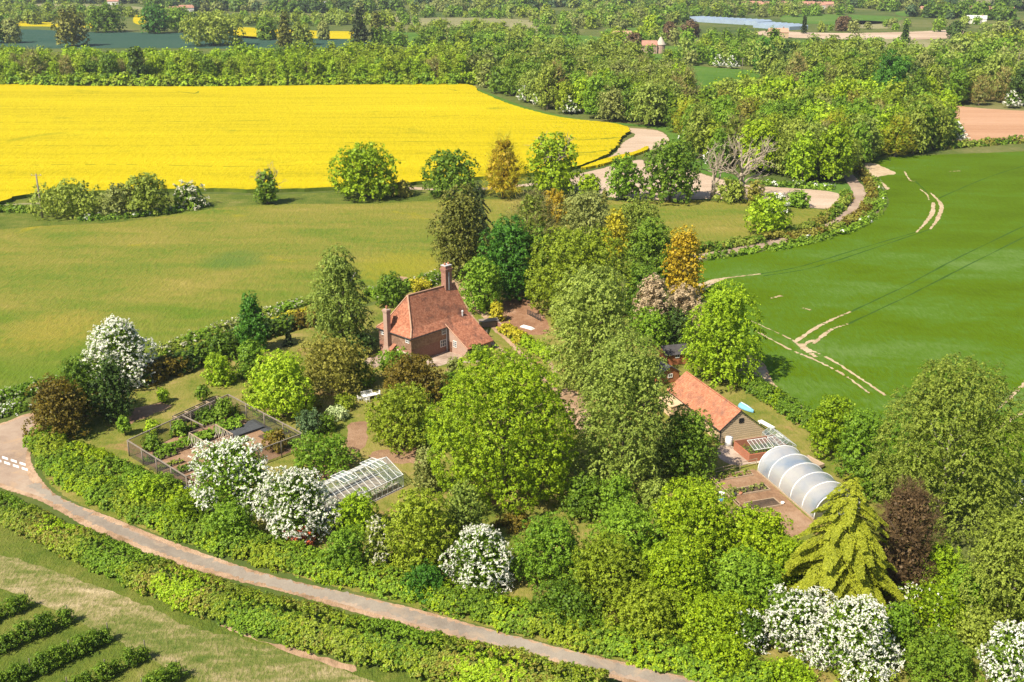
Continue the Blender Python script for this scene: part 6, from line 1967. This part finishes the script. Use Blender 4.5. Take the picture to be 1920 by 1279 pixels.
T('oak', (482, 520, 36, 74), 'small dark oak in front of the far yellow field', mat='mid', px=2.2)
T('oak', (546, 586, 46, 84), 'olive oak right of the slim conifer', mat='olive', px=2.2)
T('oak', (598, 616, 46, 74), 'little pale tree in the far yellow field', mat='grey', px=2.0)
T('oak', (-30, 12, 30, 80), 'dark tree cut by the left edge at the blue green crop', mat='deep', px=2.2)
T('oak', (8, 40, 40, 80), 'pale olive tree at the left end of the blue green crop', mat='grey', px=2.2)
T('oak', (1280, 1310, 43, 70), 'copper beech above the house with the conical roof', mat='purple', px=2.2)
T('oak', (1242, 1268, 46, 74), 'copper beech left of the glasshouses', mat='purple', px=2.2)
T('oak', (1174, 1202, 66, 90), 'copper beech beside the low pale house', mat='purple', px=2.2)
T('oak', (1566, 1594, 36, 58), 'copper beech by the pale far mound', mat='purple', px=2.2)
T('oak', (1206, 1232, 34, 70), 'bright green round tree left of the copper beeches', mat='bright', px=2.2)
T('spruce', (1500, 1514, 30, 62), 'dark pointed conifer right of the glasshouses', name='conifer', mat='fir', nb=40, px=2.0)
T('oak', (1410, 1452, 74, 136), 'rich green tree above the small green pasture', mat='deep', px=2.2)
T('oak', (1694, 1754, 104, 142), 'bright yellow green tree in the belt at right', mat='lime', px=2.2)
T('spruce', (1684, 1708, 44, 78), 'dark fir among the far trees at right', name='conifer', mat='dark', nb=40, px=2.0)
T('oak', (1776, 1804, 44, 72), 'dark rounded tree at the far right', mat='dark', px=2.0)
T('oak', (1892, 1920, 44, 76), 'very dark tree at the right edge among far trees', mat='fir', px=2.0)
T('oak', (1848, 1890, 46, 80), 'dull dark tree beside the tree at the right edge', mat='grey', px=2.0)

# ------------------------------------------------------------------ the far landscape
CLEAR = []
for nm, pts, m_ in (('far_pasture', [(780, 34), (1000, 38), (990, 64), (800, 58)], M_FPALE), ('far_pasture', [(1000, 66), (1130, 70), (1120, 96), (1010, 90)], M_FGREEN), ('far_pasture', [(700, 60), (800, 64), (790, 86), (710, 80)], M_FGREEN), ('far_stubble', [(620, 26), (760, 28), (750, 44), (640, 40)], M_FPALE), ('far_pasture', [(1640, 74), (1790, 80), (1770, 108), (1650, 100)], M_FPALE), ('far_pasture', [(1180, 86), (1290, 90), (1280, 112), (1190, 108)], M_FGREEN), ('far_pasture', [(1460, 76), (1600, 78), (1590, 96), (1470, 94)], M_FGREEN)):
    sheet(nm, gp(pts), .06, m_, 4, 1.0)
    CLEAR.append([G(x, y).xy for x, y in pts])


def rows(poly, spacing, seed):
    pp = [G(x, y).xy for x, y in poly]; rr = random.Random(seed)
    xs = [p.x for p in pp]; ys = [p.y for p in pp]; out = []
    y = min(ys)
    while y < max(ys):
        x = min(xs)
        while x < max(xs):
            p = (x + rr.uniform(-.5, .5) * spacing, y + rr.uniform(-.5, .5) * spacing)
            if inside(p, pp) and not any(inside(p, c) for c in CLEAR): out.append(p)
            x += spacing
        y += spacing
    return out


FM = ['mid', 'fresh', 'olive', 'yellow', 'birch', 'fresh', 'grey']
mass('far_woodland', rows([(700, 88), (930, 90), (1040, 112), (1250, 118), (1300, 126), (1430, 128), (1440, 112), (1560, 108), (1690, 112), (1560, 80), (1300, 84), (1200, 80), (1060, 64), (900, 52), (720, 62)], 14, 1), .95, FM, 'wooded country beyond the coppice, in the middle distance', 71, 1.5)
mass('far_woodland', rows([(600, 46), (700, 52), (880, 46), (1080, 54), (1140, 50), (1150, 34), (960, 26), (760, 30), (620, 34)], 22, 2), .95, FM, 'belt of woodland above the far yellow field', 72, 2.1)
mass('far_woodland', rows([(380, 52), (470, 50), (640, 50), (660, 40), (520, 34), (400, 38)], 20, 3), .9, FM, 'woodland behind the large oak at upper left', 73, 2.1)
mass('far_woodland', rows([(-60, 52), (20, 52), (120, 40), (280, 32), (380, 38), (380, 30), (240, 27), (60, 20), (-60, 20)], 22, 4), .95, FM, 'woodland behind the blue green crop', 74, 2.1)
mass('far_woodland', rows([(1690, 118), (1800, 150), (1830, 126), (1930, 128), (2010, 130), (2010, 84), (1850, 78), (1700, 82), (1600, 88)], 15, 5), .95, FM, 'woodland at the far right above the belt', 75, 1.6)
mass('far_woodland', rows([(1060, 52), (1150, 58), (1280, 50), (1290, 34), (1420, 34), (1560, 30), (1620, 24), (1500, 17), (1300, 16), (1100, 20)], 22, 6), .95, FM, 'dark wood running behind the glasshouses', 76, 2.2)
mass('far_woodland', rows([(1480, 66), (1700, 58), (1800, 66), (2000, 76), (2000, 48), (1800, 44), (1700, 48), (1520, 58)], 34, 7), .8, FM, 'scattered trees round the pale far mound', 77, 2.1)
rr = random.Random(13)
hp = []
for (x0, y0, x1, y1, n) in ((-60, 5, 640, 8, 90), (-60, 16, 60, 18, 16), (280, 18, 700, 26, 90), (640, 6, 1100, 14, 110), (640, 18, 1000, 24, 70), (1000, 10, 1400, 12, 60), (1380, 8, 1560, 8, 30), (1540, 12, 1760, 16, 50), (1700, 32, 2000, 40, 60), (1640, 20, 2000, 20, 50), (1560, 2, 1800, 4, 40), (-60, -6, 1100, -6, 160), (1000, -8, 2000, -6, 140), (-60, -14, 2000, -14, 200)):
    for k in range(n):
        t = rr.random(); p = G(x0 + (x1 - x0) * t + rr.gauss(0, 8), y0 + (y1 - y0) * t + rr.gauss(0, 1.2)); hp.append((p.x, p.y))
mass('far_woodland', hp, 1.05, ['mid', 'fresh', 'olive', 'grey', 'blue', 'mid', 'dark'], 'hedgerow trees and copses out to the skyline', 78, 2.8)
mass('far_woodland', rows([(-900, 90), (-160, 100), (-160, 20), (-900, 20)], 24, 8) + rows([(2010, 210), (2600, 200), (2600, 20), (2010, 20)], 24, 9), 1.3, FM, 'woodland beyond the sides of the view', 79, 2.6)

# ------------------------------------------------------------------ the air
hm = bpy.data.materials.new('haze'); hm.use_nodes = True
n_ = hm.node_tree
n_.nodes.remove(n_.nodes['Principled BSDF'])
pv = n_.nodes.new('ShaderNodeVolumePrincipled')
pv.inputs['Color'].default_value = (.86, .91, 1.0, 1)
pv.inputs['Density'].default_value = HAZE
pv.inputs['Anisotropy'].default_value = 0.2
n_.links.new(pv.outputs[0], n_.nodes['Material Output'].inputs['Volume'])
mb = MB(); mb.box(-9500, 9500, -650, 16500, -2.0, CAM_H + 12)
tag(mb.build('haze', hm), kind='stuff')
